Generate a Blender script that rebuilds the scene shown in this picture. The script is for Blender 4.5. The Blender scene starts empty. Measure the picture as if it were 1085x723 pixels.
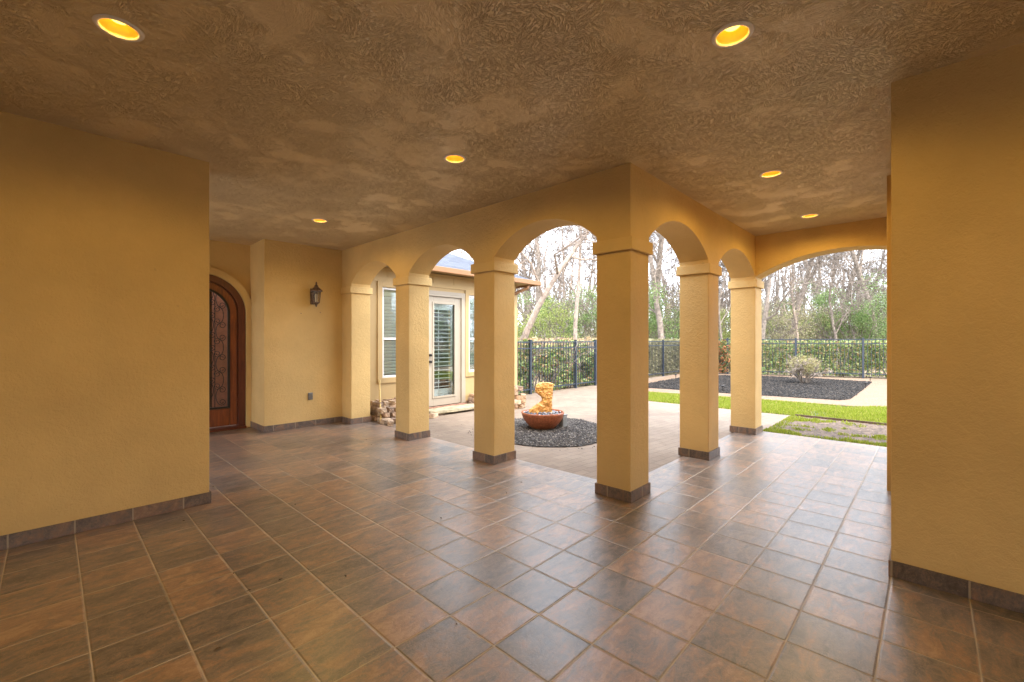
import bpy, math, random
from mathutils import Vector, Matrix, noise as mn
random.seed(7)
PI = math.pi
sc = bpy.context.scene
COL = sc.collection
H = 3.05
CW = 0.355
# camera frame: optical centre and level view direction, used to site far trees
CAM = Vector((-3.585, -1.947, 1.46))
ANG = math.radians(43.58)
FW = Vector((math.cos(ANG), math.sin(ANG), 0)); RT = Vector((math.sin(ANG), -math.cos(ANG), 0))

def bearing(px, Z):
    """ground point at distance Z ahead along a sight line"""
    p = CAM + FW * Z + RT * ((px - 542.5) / 466.0 * Z)
    return (p.x, p.y)

def ground(px, py, z=0.0):
    Z = 466.0 * (CAM.z - z) / (py - 360.3)
    return bearing(px, Z)

# ---------------------------------------------------------------- materials
def nmat(name):
    m = bpy.data.materials.new(name); m.use_nodes = True
    nt = m.node_tree; b = nt.nodes['Principled BSDF']
    return m, nt, b

class N:
    """tiny node helper"""
    def __init__(s, nt): s.nt = nt
    def n(s, t, **kw):
        x = s.nt.nodes.new(t)
        for k, v in kw.items():
            if k in x.inputs: x.inputs[k].default_value = v
            else: setattr(x, k, v)
        return x
    def l(s, a, b): s.nt.links.new(a, b)
    def coord(s, kind='Object', scale=(1, 1, 1), rot=(0, 0, 0)):
        tc = s.n('ShaderNodeTexCoord'); mp = s.n('ShaderNodeMapping')
        mp.inputs['Scale'].default_value = scale; mp.inputs['Rotation'].default_value = rot
        s.l(tc.outputs[kind], mp.inputs['Vector']); return mp.outputs['Vector']
    def pos(s):
        return s.n('ShaderNodeNewGeometry').outputs['Position']
    def noise(s, vec, scale, detail=4, rough=.6, dist=0, out='Fac'):
        x = s.n('ShaderNodeTexNoise'); x.inputs['Scale'].default_value = scale
        x.inputs['Detail'].default_value = detail; x.inputs['Roughness'].default_value = rough
        x.inputs['Distortion'].default_value = dist
        s.l(vec, x.inputs['Vector']); return x.outputs[out]
    def ramp(s, fac, stops, interp='LINEAR'):
        r = s.n('ShaderNodeValToRGB'); e = r.color_ramp.elements; r.color_ramp.interpolation = interp
        while len(e) > 1: e.remove(e[-1])
        e[0].position = stops[0][0]; e[0].color = (*stops[0][1], 1)
        for p, c in stops[1:]:
            q = e.new(p); q.color = (*c, 1)
        s.l(fac, r.inputs['Fac']); return r.outputs['Color']
    def mix(s, fac, a, b, mode='MIX'):
        x = s.n('ShaderNodeMix'); x.data_type = 'RGBA'; x.blend_type = mode
        for v, i in ((fac, 0), (a, 6), (b, 7)):
            if isinstance(v, (int, float)): x.inputs[i].default_value = v
            elif isinstance(v, tuple): x.inputs[i].default_value = (*v, 1)
            else: s.l(v, x.inputs[i])
        return x.outputs[2]
    def math(s, op, a, b=None, c=None):
        x = s.n('ShaderNodeMath'); x.operation = op
        for i, v in enumerate((a, b, c)):
            if v is None: continue
            if isinstance(v, (int, float)): x.inputs[i].default_value = v
            else: s.l(v, x.inputs[i])
        return x.outputs[0]
    def bump(s, h, strength=.3, dist=.01, normal=None):
        x = s.n('ShaderNodeBump'); x.inputs['Strength'].default_value = strength
        x.inputs['Distance'].default_value = dist; s.l(h, x.inputs['Height'])
        if normal is not None: s.l(normal, x.inputs['Normal'])
        return x.outputs['Normal']

def plain(name, col, rough=.6, metal=0, var=.12, scale=12, bump=.0):
    m, nt, b = nmat(name); k = N(nt); v = k.coord()
    n = k.noise(v, scale, 5)
    d = tuple(max(0, c * (1 - var * 2)) for c in col); u = tuple(min(1, c * (1 + var)) for c in col)
    k.l(k.ramp(n, [(.3, d), (.7, u)]), b.inputs['Base Color'])
    b.inputs['Roughness'].default_value = rough; b.inputs['Metallic'].default_value = metal
    if bump: k.l(k.bump(k.noise(v, scale * 4, 6), bump, .01), b.inputs['Normal'])
    return m

def stucco(name, col, foot_dark=.5):
    m, nt, b = nmat(name); k = N(nt); v = k.pos()
    big = k.noise(v, .9, 5, .55); mid = k.noise(v, 5, 5, .6)
    c1 = tuple(c * .86 for c in col); c2 = tuple(min(1, c * 1.1) for c in col)
    base = k.ramp(big, [(.32, c1), (.68, c2)])
    base = k.mix(k.math('MULTIPLY', k.ramp(mid, [(.45, (0, 0, 0)), (.75, (1, 1, 1))]), .25), base, tuple(c * .8 for c in col))
    # a few dark scuffs and nail holes
    sp = k.ramp(k.noise(v, 9, 2, .4), [(.80, (0, 0, 0)), (.83, (1, 1, 1))])
    base = k.mix(k.math('MULTIPLY', sp, .3), base, tuple(c * .45 for c in col))
    # darker towards the floor, broken up by noise
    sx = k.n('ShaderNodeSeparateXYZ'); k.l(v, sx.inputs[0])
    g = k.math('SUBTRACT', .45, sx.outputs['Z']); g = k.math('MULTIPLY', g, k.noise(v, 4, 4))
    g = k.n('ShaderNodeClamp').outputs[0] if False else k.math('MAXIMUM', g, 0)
    base = k.mix(k.math('MULTIPLY', g, 1.4 * foot_dark), base, tuple(c * .5 for c in (col[0], col[1] * .95, col[2] * 1.2)))
    k.l(base, b.inputs['Base Color']); b.inputs['Roughness'].default_value = .78
    fine = k.noise(v, 95, 3, .7); lump = k.noise(v, 26, 4, .65, .4)
    h = k.math('ADD', k.math('MULTIPLY', fine, .5), lump)
    k.l(k.bump(h, .85, .009), b.inputs['Normal'])
    return m

def ceiling_mat():
    m, nt, b = nmat('textured_ceiling_paint'); k = N(nt); p = k.pos()
    vo = k.n('ShaderNodeTexVoronoi'); vo.inputs['Scale'].default_value = 9.0
    wob = k.noise(p, 5, 3, .6, 0, 'Color')
    pv = k.n('ShaderNodeVectorMath'); pv.operation = 'MULTIPLY_ADD'
    k.l(wob, pv.inputs[0]); pv.inputs[1].default_value = (.14, .14, 0); k.l(p, pv.inputs[2])
    k.l(pv.outputs[0], vo.inputs['Vector'])
    sc_ = k.n('ShaderNodeSeparateColor'); k.l(vo.outputs['Color'], sc_.inputs[0])
    ang = k.math('MULTIPLY', sc_.outputs[0], 6.283)
    rot = k.n('ShaderNodeVectorRotate'); rot.rotation_type = 'Z_AXIS'
    k.l(p, rot.inputs['Vector']); k.l(ang, rot.inputs['Angle'])
    k.l(vo.outputs['Position'], rot.inputs['Center'])
    mp = k.n('ShaderNodeMapping'); mp.inputs['Scale'].default_value = (24, 165, 1); k.l(rot.outputs[0], mp.inputs['Vector'])
    st = k.noise(mp.outputs[0], 1.0, 2, .5, 1.1)
    ridge = k.ramp(st, [(.47, (1, 1, 1)), (.53, (0, 0, 0)), (.60, (1, 1, 1))])
    mask = k.ramp(k.noise(p, 2.1, 5, .6), [(.40, (.10, .10, .10)), (.58, (1, 1, 1))])
    ds = k.n('ShaderNodeVectorMath'); ds.operation = 'DISTANCE'; k.l(pv.outputs[0], ds.inputs[0]); ds.inputs[1].default_value = (-1.27, 1.27, 3.05)
    patch = k.ramp(ds.outputs['Value'], [(.24, (.25, .25, .25)), (.34, (1, 1, 1))])
    h = k.math('MULTIPLY', k.math('MULTIPLY', ridge, mask), patch)
    col2 = k.math('MULTIPLY', k.math('MULTIPLY', k.math('SUBTRACT', 1, ridge), mask), .0)
    h = k.math('ADD', h, k.math('MULTIPLY', k.noise(p, 45, 3), .14))
    k.l(k.bump(h, .85, .021), b.inputs['Normal'])
    col = k.ramp(k.noise(p, .8, 4), [(.3, (.76, .59, .34)), (.7, (.82, .65, .39))])
    k.l(col, b.inputs['Base Color']); b.inputs['Roughness'].default_value = .34
    b.inputs['Specular IOR Level'].default_value = .8
    return m

def tile_color(k, cellv, pv, sheen=1):
    """slate look: rust, brown and grey patches that change from tile to tile"""
    wn = k.n('ShaderNodeTexWhiteNoise'); k.l(cellv, wn.inputs['Vector'])
    off = k.n('ShaderNodeVectorMath'); off.operation = 'MULTIPLY_ADD'
    k.l(wn.outputs['Color'], off.inputs[0]); off.inputs[1].default_value = (40, 40, 40); k.l(pv, off.inputs[2])
    mp = k.n('ShaderNodeMapping'); mp.inputs['Scale'].default_value = (5.5, 13.0, 5); k.l(off.outputs[0], mp.inputs['Vector'])
    n1 = k.noise(mp.outputs[0], 1.0, 9, .70, .7)
    n2 = k.noise(off.outputs[0], 26, 5, .7, 1.2)
    shift = k.math('MULTIPLY', k.math('SUBTRACT', wn.outputs['Value'], .5), .19)
    f = k.math('ADD', k.math('ADD', n1, shift), k.math('MULTIPLY', k.math('SUBTRACT', n2, .5), .34))
    c = k.ramp(f, [(.30, (.058, .053, .054)), (.42, (.125, .107, .100)), (.50, (.190, .146, .124)), (.57, (.275, .160, .105)), (.68, (.39, .25, .165))])
    vein = k.ramp(k.noise(off.outputs[0], 11, 6, .6, 2.0), [(.50, (0, 0, 0)), (.515, (1, 1, 1)), (.53, (0, 0, 0))])
    c = k.mix(k.math('MULTIPLY', vein, .55), c, (.42, .28, .18))
    v2 = k.ramp(k.noise(off.outputs[0], 17, 6, .65, 1.4), [(.44, (0, 0, 0)), (.455, (1, 1, 1)), (.47, (0, 0, 0))])
    c = k.mix(k.math('MULTIPLY', v2, .5), c, (.05, .038, .032))
    return c, n1, n2, off.outputs[0], wn

TP, TX, TY = .3325, -.13, -.104
def floor_tile_mat():
    m, nt, b = nmat('slate_look_floor_tile'); k = N(nt); p = k.pos()
    s = k.n('ShaderNodeSeparateXYZ'); k.l(p, s.inputs[0])
    u = k.math('DIVIDE', k.math('SUBTRACT', s.outputs[0], TX), TP)
    v = k.math('DIVIDE', k.math('SUBTRACT', s.outputs[1], TY), .3338)
    cb = k.n('ShaderNodeCombineXYZ'); k.l(k.math('FLOOR', u), cb.inputs[0]); k.l(k.math('FLOOR', v), cb.inputs[1])
    c, n1, n2, off, wn = tile_color(k, cb.outputs[0], p)
    eu = k.math('SUBTRACT', .5, k.math('ABSOLUTE', k.math('SUBTRACT', k.math('FRACT', u), .5)))
    ev = k.math('SUBTRACT', .5, k.math('ABSOLUTE', k.math('SUBTRACT', k.math('FRACT', v), .5)))
    e = k.math('MINIMUM', eu, ev)
    e = k.math('ADD', e, k.math('MULTIPLY', k.math('SUBTRACT', k.noise(p, 40, 3), .5), .003))
    tile = k.ramp(e, [(.0065, (0, 0, 0)), (.0100, (1, 1, 1))])
    edge = k.ramp(e, [(.008, (0, 0, 0)), (.03, (1, 1, 1))])
    grout = k.ramp(k.noise(p, 1.3, 4), [(.35, (.27, .22, .17)), (.65, (.56, .47, .36))])
    dust = k.math('MULTIPLY', k.ramp(k.noise(p, .9, 6, .65), [(.42, (0, 0, 0)), (.72, (1, 1, 1))]), .22)
    c = k.mix(dust, c, (.33, .27, .22))
    k.l(k.mix(tile, grout, c), b.inputs['Base Color'])
    rg = k.math('ADD', k.math('MULTIPLY', n2, .14), k.math('MULTIPLY', k.noise(p, 2.2, 5), .12))
    rg = k.math('ADD', rg, .22)
    k.l(k.mix(tile, (.85, .85, .85), rg), b.inputs['Roughness'])
    b.inputs['Specular IOR Level'].default_value = 1.0; b.inputs['Coat Weight'].default_value = .3; b.inputs['Coat Roughness'].default_value = .3
    h = k.math('ADD', k.math('MULTIPLY', edge, 1.3), k.math('MULTIPLY', k.math('ADD', n1, k.math('MULTIPLY', n2, 1.1)), .55))
    tl = k.n('ShaderNodeVectorMath'); tl.operation = 'SUBTRACT'
    k.l(k.bump(h, .5, .004), b.inputs['Normal'])
    return m

def base_tile_mat():
    m, nt, b = nmat('slate_look_base_tile'); k = N(nt); p = k.pos()
    s = k.n('ShaderNodeSeparateXYZ'); k.l(p, s.inputs[0])
    u = k.math('DIVIDE', k.math('SUBTRACT', k.math('SUBTRACT', s.outputs[0], TX), .0), TP)
    v = k.math('DIVIDE', k.math('SUBTRACT', s.outputs[1], TY), .3338)
    cb = k.n('ShaderNodeCombineXYZ'); k.l(k.math('FLOOR', u), cb.inputs[0]); k.l(k.math('FLOOR', v), cb.inputs[1]); cb.inputs[2].default_value = 3
    c, n1, n2, off, wn = tile_color(k, cb.outputs[0], p)
    ge = k.n('ShaderNodeNewGeometry'); sn = k.n('ShaderNodeSeparateXYZ'); k.l(ge.outputs['True Normal'], sn.inputs[0])
    eu = k.math('SUBTRACT', .5, k.math('ABSOLUTE', k.math('SUBTRACT', k.math('FRACT', u), .5)))
    ev = k.math('SUBTRACT', .5, k.math('ABSOLUTE', k.math('SUBTRACT', k.math('FRACT', v), .5)))
    ax = k.math('GREATER_THAN', k.math('ABSOLUTE', sn.outputs[0]), .5)
    e = k.mix(ax, eu, ev)
    t = k.ramp(e, [(.012, (0, 0, 0)), (.017, (1, 1, 1))])
    k.l(k.mix(t, (.27, .21, .15), k.mix(.45, c, (.075, .038, .02))), b.inputs['Base Color'])
    b.inputs['Roughness'].default_value = .5
    k.l(k.bump(k.math('ADD', t, n2), .4, .003), b.inputs['Normal'])
    return m

def paver_mat():
    m, nt, b = nmat('tan_brick_paver'); k = N(nt); p = k.pos()
    mp = k.n('ShaderNodeMapping'); mp.inputs['Rotation'].default_value = (0, 0, .1); k.l(p, mp.inputs['Vector'])
    br = k.n('ShaderNodeTexBrick'); k.l(mp.outputs[0], br.inputs['Vector'])
    br.inputs['Scale'].default_value = 1; br.inputs['Brick Width'].default_value = .24; br.inputs['Row Height'].default_value = .12
    br.inputs['Mortar Size'].default_value = .005; br.inputs['Mortar Smooth'].default_value = .4
    br.inputs['Color1'].default_value = (.195, .14, .10, 1); br.inputs['Color2'].default_value = (.255, .195, .14, 1); br.inputs['Mortar'].default_value = (.11, .085, .06, 1)
    d = k.ramp(k.noise(p, 1.6, 8, .7, .6), [(.35, (.14, .10, .07)), (.5, (.205, .15, .108)), (.68, (.28, .215, .16))])
    c = k.mix(.42, br.outputs['Color'], d)
    st = k.ramp(k.noise(p, 6, 6, .75, 1), [(.62, (0, 0, 0)), (.75, (1, 1, 1))])
    c = k.mix(k.math('MULTIPLY', st, .4), c, (.22, .17, .13))
    k.l(c, b.inputs['Base Color']); b.inputs['Roughness'].default_value = .8
    h = k.math('ADD', k.math('MULTIPLY', br.outputs['Fac'], -1), k.math('MULTIPLY', k.noise(p, 60, 4), .6))
    k.l(k.bump(h, .5, .004), b.inputs['Normal']); return m

def granular(name, stops, scale=40, rough=.9, bstr=.8, bd=.02, mid=None):
    m, nt, b = nmat(name); k = N(nt); p = k.pos()
    vo = k.n('ShaderNodeTexVoronoi'); vo.inputs['Scale'].default_value = scale; k.l(p, vo.inputs['Vector'])
    sc_ = k.n('ShaderNodeSeparateColor'); k.l(vo.outputs['Color'], sc_.inputs[0])
    f = k.math('ADD', k.math('MULTIPLY', sc_.outputs[0], .5), k.math('MULTIPLY', k.noise(p, mid or 2, 6, .7), .5))
    k.l(k.ramp(f, stops), b.inputs['Base Color']); b.inputs['Roughness'].default_value = rough
    k.l(k.bump(k.math('SUBTRACT', 1, vo.outputs['Distance']), bstr, bd), b.inputs['Normal']); return m

def island_mat(name, stops, rough=.6, trans=0, spec=.3):
    """each leaf / chip / blade takes its own colour from the range"""
    m, nt, b = nmat(name); k = N(nt)
    g = k.n('ShaderNodeNewGeometry')
    col = k.ramp(g.outputs['Random Per Island'], stops)
    k.l(col, b.inputs['Base Color']); b.inputs['Roughness'].default_value = rough
    b.inputs['Specular IOR Level'].default_value = spec
    if trans:
        t = k.n('ShaderNodeBsdfTranslucent'); k.l(col, t.inputs['Color'])
        mx = k.n('ShaderNodeMixShader'); mx.inputs[0].default_value = trans
        k.l(b.outputs[0], mx.inputs[1]); k.l(t.outputs[0], mx.inputs[2])
        k.l(mx.outputs[0], nt.nodes['Material Output'].inputs['Surface'])
    return m

def glass_mat(name, tint=(.9, .95, .95), rough=.02):
    m, nt, b = nmat(name); k = N(nt)
    gl = k.n('ShaderNodeBsdfGlossy'); gl.inputs['Roughness'].default_value = rough
    tr = k.n('ShaderNodeBsdfTransparent'); tr.inputs['Color'].default_value = (*tint, 1)
    fr = k.n('ShaderNodeFresnel'); fr.inputs['IOR'].default_value = 1.6
    mx = k.n('ShaderNodeMixShader')
    k.l(k.math('ADD', k.math('MULTIPLY', fr.outputs[0], .6), .015), mx.inputs[0])
    k.l(tr.outputs[0], mx.inputs[1]); k.l(gl.outputs[0], mx.inputs[2])
    k.l(mx.outputs[0], nt.nodes['Material Output'].inputs['Surface']); return m

def wood_mat(name, a, c):
    m, nt, b = nmat(name); k = N(nt); v = k.coord(scale=(9, 9, .8))
    n = k.noise(v, 3, 7, .6, 1.4)
    k.l(k.ramp(n, [(.3, a), (.7, c)]), b.inputs['Base Color']); b.inputs['Roughness'].default_value = .35
    k.l(k.bump(n, .15, .003), b.inputs['Normal']); return m

def emit(name, col, s):
    m, nt, b = nmat(name)
    b.inputs['Base Color'].default_value = (*col, 1)
    b.inputs['Emission Color'].default_value = (*col, 1); b.inputs['Emission Strength'].default_value = s; return m

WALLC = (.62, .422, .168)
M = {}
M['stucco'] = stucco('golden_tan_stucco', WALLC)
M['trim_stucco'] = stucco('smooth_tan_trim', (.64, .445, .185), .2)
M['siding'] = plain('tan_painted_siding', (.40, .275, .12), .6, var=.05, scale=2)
M['ceiling'] = ceiling_mat()
M['tile'] = floor_tile_mat(); M['base'] = base_tile_mat()
M['paver'] = paver_mat()
M['gravelbase'] = granular('dark_gravel_bed', [(.2, (.02, .018, .017)), (.5, (.055, .048, .045)), (.8, (.11, .10, .09))], 45)
M['mulch'] = granular('black_mulch', [(.2, (.006, .005, .0045)), (.5, (.016, .0135, .012)), (.8, (.035, .029, .025))], 30, mid=6)
M['path'] = granular('tan_decomposed_granite', [(.2, (.13, .075, .045)), (.5, (.20, .125, .075)), (.8, (.27, .185, .12))], 60, bstr=.3)
M['soil'] = granular('bare_brown_soil', [(.2, (.040, .026, .018)), (.5, (.10, .066, .045)), (.8, (.19, .13, .09))], 26, mid=5)
M['litter'] = granular('leaf_litter', [(.2, (.12, .085, .05)), (.5, (.24, .17, .10)), (.8, (.36, .28, .18))], 14, mid=1)
M['lawn'] = granular('lawn_soil', [(.2, (.025, .03, .008)), (.5, (.06, .075, .012)), (.8, (.12, .13, .03))], 50, mid=3)
M['concrete'] = plain('driveway_concrete', (.38, .35, .31), .85, var=.1, scale=3, bump=.2)
M['grass'] = island_mat('grass_blade', [(0, (.15, .21, .015)), (.5, (.25, .31, .02)), (.8, (.34, .37, .05)), (1, (.40, .33, .13))], .6, .35)
M['chips'] = island_mat('gravel_stone', [(0, (.03, .026, .024)), (.5, (.075, .065, .06)), (.85, (.14, .125, .11)), (1, (.28, .25, .22))], .8)
M['bark_chips'] = island_mat('mulch_chip', [(0, (.006, .005, .0045)), (.6, (.020, .0165, .014)), (1, (.06, .047, .037))], .8)
M['hedge'] = island_mat('hedge_leaf', [(0, (.04, .08, .02)), (.3, (.12, .20, .05)), (.5, (.26, .36, .10)), (.76, (.50, .54, .24)), (.9, (.42, .19, .08)), (1, (.50, .38, .18))], .45, .25, .5)
M['redhedge'] = island_mat('red_tip_leaf', [(0, (.06, .11, .03)), (.45, (.15, .20, .06)), (.6, (.33, .10, .04)), (1, (.48, .20, .09))], .5, .25)
M['yleaf'] = island_mat('spring_leaf', [(0, (.17, .22, .05)), (.5, (.30, .35, .09)), (1, (.46, .47, .18))], .6, .4)
M['gleaf'] = island_mat('evergreen_leaf', [(0, (.09, .15, .045)), (.5, (.17, .26, .08)), (1, (.30, .37, .15))], .6, .35)
M['oleaf'] = island_mat('olive_leaf', [(0, (.18, .17, .08)), (.5, (.31, .29, .15)), (1, (.46, .40, .25))], .7, .35)
M['bushleaf'] = island_mat('pale_bush_leaf', [(0, (.20, .18, .07)), (.5, (.34, .30, .13)), (1, (.45, .40, .2))], .7, .3)
M['bark'] = plain('grey_brown_bark', (.25, .20, .16), .9, var=.3, scale=9, bump=.6)
M['palebark'] = plain('pale_pinkish_bark', (.33, .255, .20), .9, var=.25, scale=7, bump=.5)
M['twig'] = plain('bare_twig_bark', (.17, .138, .115), .9, var=.2, scale=6)
M['fence'] = plain('black_fence_paint', (.022, .030, .045), .45, var=.1, scale=9)
M['iron'] = plain('wrought_iron', (.018, .014, .012), .45, .3, scale=20)
M['bronze'] = plain('aged_bronze', (.15, .095, .065), .5, .4, var=.3, scale=40)
M['lampglass'] = glass_mat('lantern_glass', (.85, .8, .7), .1)
M['glass'] = glass_mat('window_glass')
M['doorglass'] = glass_mat('entry_door_glass', (.85, .70, .62), .06)
M['wood'] = wood_mat('stained_mahogany', (.12, .028, .006), (.27, .070, .012))
M['woodred'] = wood_mat('dark_red_mahogany', (.075, .014, .005), (.14, .032, .01))
M['beige'] = plain('beige_door_paint', (.33, .28, .215), .45, var=.03, scale=3)
M['white'] = plain('white_vinyl', (.62, .61, .59), .4, var=.02, scale=3)
M['blind'] = plain('white_blind_slat', (.66, .63, .57), .5, var=.03, scale=3)
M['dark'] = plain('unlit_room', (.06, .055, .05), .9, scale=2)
M['shadecloth'] = plain('cream_shade', (.55, .50, .38), .8, var=.03)
M['fascia'] = plain('brown_gutter_paint', (.24, .115, .045), .5, var=.05, scale=4)
M['brick'] = plain('tumbled_brick', (.42, .27, .165), .9, var=.25, scale=11, bump=.5)
M['brick2'] = plain('pale_tumbled_brick', (.50, .36, .24), .9, var=.3, scale=11, bump=.5)
M['brick3'] = plain('dark_tumbled_brick', (.30, .21, .15), .9, var=.3, scale=11, bump=.5)
M['slab'] = plain('weathered_stone_slab', (.34, .29, .19), .9, var=.25, scale=7, bump=.5)
M['redbrick'] = plain('red_brick_sill', (.30, .15, .10), .85, var=.25, scale=9, bump=.4)
M['terracotta'] = plain('speckled_terracotta', (.38, .115, .045), .45, var=.25, scale=30, bump=.15)
M['pebble'] = island_mat('blue_grey_pebble', [(0, (.06, .075, .10)), (.6, (.14, .17, .21)), (1, (.45, .45, .45))], .3)
M['bamboo'] = plain('bamboo_cane', (.52, .36, .13), .5, var=.15, scale=10)
M['greymetal'] = plain('grey_plastic', (.22, .22, .21), .5, scale=10)
M['downtrim'] = plain('pale_ring_paint', (.85, .78, .72), .5, var=.04)
M['shell'] = plain('downlight_reflector', (.85, .55, .12), .3, .0, var=.04)
M['bulb'] = emit('warm_bulb', (1, .64, .05), .22)
M['bulbfar'] = emit('warm_bulb_bright', (1, .72, .14), .42)
M['outlet'] = plain('brushed_outlet_cover', (.20, .19, .18), .4, .6, scale=30)

def rock_mat():
    m, nt, b = nmat('golden_glass_rock'); k = N(nt); v = k.coord()
    vo = k.n('ShaderNodeTexVoronoi'); vo.inputs['Scale'].default_value = 17; k.l(v, vo.inputs['Vector'])
    n = k.noise(v, 14, 6, .7, 1.5)
    k.l(k.ramp(n, [(.3, (.22, .075, .015)), (.45, (.58, .25, .05)), (.6, (.74, .42, .11)), (.75, (.85, .68, .38))]), b.inputs['Base Color'])
    b.inputs['Roughness'].default_value = .35
    k.l(k.bump(k.math('ADD', vo.outputs['Distance'], n), .9, .03), b.inputs['Normal']); return m
M['rock'] = rock_mat()

def shingle_mat():
    m, nt, b = nmat('grey_blue_shingle'); k = N(nt); v = k.coord('UV')
    br = k.n('ShaderNodeTexBrick'); k.l(v, br.inputs['Vector'])
    br.inputs['Scale'].default_value = 1; br.inputs['Brick Width'].default_value = .3; br.inputs['Row Height'].default_value = .14
    br.inputs['Mortar Size'].default_value = .008
    br.inputs['Color1'].default_value = (.030, .037, .055, 1); br.inputs['Color2'].default_value = (.065, .075, .10, 1); br.inputs['Mortar'].default_value = (.015, .015, .02, 1)
    n = k.noise(k.pos(), 60, 3)
    k.l(k.mix(k.math('MULTIPLY', n, .35), br.outputs['Color'], (.12, .125, .15)), b.inputs['Base Color']); b.inputs['Roughness'].default_value = .85
    k.l(k.bump(k.math('SUBTRACT', n, k.math('MULTIPLY', br.outputs['Fac'], 1.5)), .6, .01), b.inputs['Normal']); return m
M['shingle'] = shingle_mat()

# ---------------------------------------------------------------- mesh builder
class MB:
    def __init__(s): s.v = []; s.f = []; s.uv = None
    def add(s, vs, fs):
        o = len(s.v); s.v += [tuple(x) for x in vs]; s.f += [tuple(i + o for i in f) for f in fs]; return s
    def box(s, x0, x1, y0, y1, z0, z1, mat=None):
        vs = [Vector((x, y, z)) for x in (x0, x1) for y in (y0, y1) for z in (z0, z1)]
        if mat is not None: vs = [mat @ q for q in vs]
        return s.add(vs, [(0, 1, 3, 2), (4, 6, 7, 5), (0, 4, 5, 1), (2, 3, 7, 6), (0, 2, 6, 4), (1, 5, 7, 3)])
    def tube(s, pts, rad, n=6, cap=True):
        pts = [Vector(p) for p in pts]; rings = []
        up = None; o = len(s.v)
        for i, p in enumerate(pts):
            t = (pts[min(i + 1, len(pts) - 1)] - pts[max(i - 1, 0)])
            if t.length < 1e-9: t = Vector((0, 0, 1))
            t.normalize()
            if up is None: up = t.orthogonal().normalized()
            up = (up - t * up.dot(t))
            if up.length < 1e-6: up = t.orthogonal()
            up.normalize(); w = t.cross(up)
            r = rad[i] if isinstance(rad, (list, tuple)) else rad
            for a in range(n):
                c, d = math.cos(2 * PI * a / n), math.sin(2 * PI * a / n)
                s.v.append(tuple(p + up * (c * r) + w * (d * r)))
        for i in range(len(pts) - 1):
            for a in range(n):
                b = (a + 1) % n
                s.f.append((o + i * n + a, o + i * n + b, o + (i + 1) * n + b, o + (i + 1) * n + a))
        if cap:
            s.f.append(tuple(o + a for a in range(n))[::-1]); q = o + (len(pts) - 1) * n
            s.f.append(tuple(q + a for a in range(n)))
        return s
    def lathe(s, prof, n=32, c=(0, 0, 0), caps=False):
        o = len(s.v)
        for r, z in prof:
            for a in range(n): s.v.append((c[0] + r * math.cos(2 * PI * a / n), c[1] + r * math.sin(2 * PI * a / n), c[2] + z))
        for i in range(len(prof) - 1):
            for a in range(n):
                b = (a + 1) % n
                s.f.append((o + i * n + a, o + i * n + b, o + (i + 1) * n + b, o + (i + 1) * n + a))
        if caps:
            s.f.append(tuple(o + a for a in range(n))[::-1]); q = o + (len(prof) - 1) * n; s.f.append(tuple(q + a for a in range(n)))
        return s
    def prism(s, poly, z0, z1, f=lambda x, y, z: (x, y, z)):
        n = len(poly); vs = [f(x, y, z0) for x, y in poly] + [f(x, y, z1) for x, y in poly]
        return s.add(vs, [tuple(range(n))[::-1], tuple(range(n, 2 * n))] + [(i, (i + 1) % n, n + (i + 1) % n, n + i) for i in range(n)])
    def build(s, name, mat, parent=None, smooth=False, bevel=0, loc=None, fixn=True):
        me = bpy.data.meshes.new(name); me.from_pydata(s.v, [], s.f)
        if fixn and len(s.f) < 60000:
            import bmesh
            bm = bmesh.new(); bm.from_mesh(me); bmesh.ops.recalc_face_normals(bm, faces=bm.faces)
            if smooth:
                for f in bm.faces: f.smooth = True
            bm.to_mesh(me); bm.free()
        elif smooth: me.shade_smooth()
        me.materials.append(mat)
        o = bpy.data.objects.new(name, me); COL.objects.link(o)
        if parent: o.parent = parent
        if loc is not None: o.location = loc
        if bevel:
            b = o.modifiers.new('Bevel', 'BEVEL'); b.width = bevel; b.segments = 2; b.limit_method = 'ANGLE'; b.angle_limit = math.radians(50)
        return o

def tag(o, label=None, cat=None, group=None, kind=None):
    if label: o['label'] = label
    if cat: o['category'] = cat
    if group: o['group'] = group
    if kind: o['kind'] = kind
    return o
def empty(name, loc, label, cat, group=None, rz=0):
    o = bpy.data.objects.new(name, None); COL.objects.link(o); o.location = loc; o.rotation_euler = (0, 0, rz); o.empty_display_size = .1
    return tag(o, label, cat, group)
def copy_tree(o, parent=None):
    c = o.copy(); COL.objects.link(c); c.parent = parent
    for ch in list(o.children): copy_tree(ch, c)
    return c
def sheet(name, poly, z, mat, kind='structure', sub=False):
    mb = MB(); mb.add([(x, y, z) for x, y in poly], [tuple(range(len(poly)))])
    o = mb.build(name, mat, fixn=False)
    if o.data.polygons[0].normal.z < 0: o.data.flip_normals()
    return tag(o, kind=kind)

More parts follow.
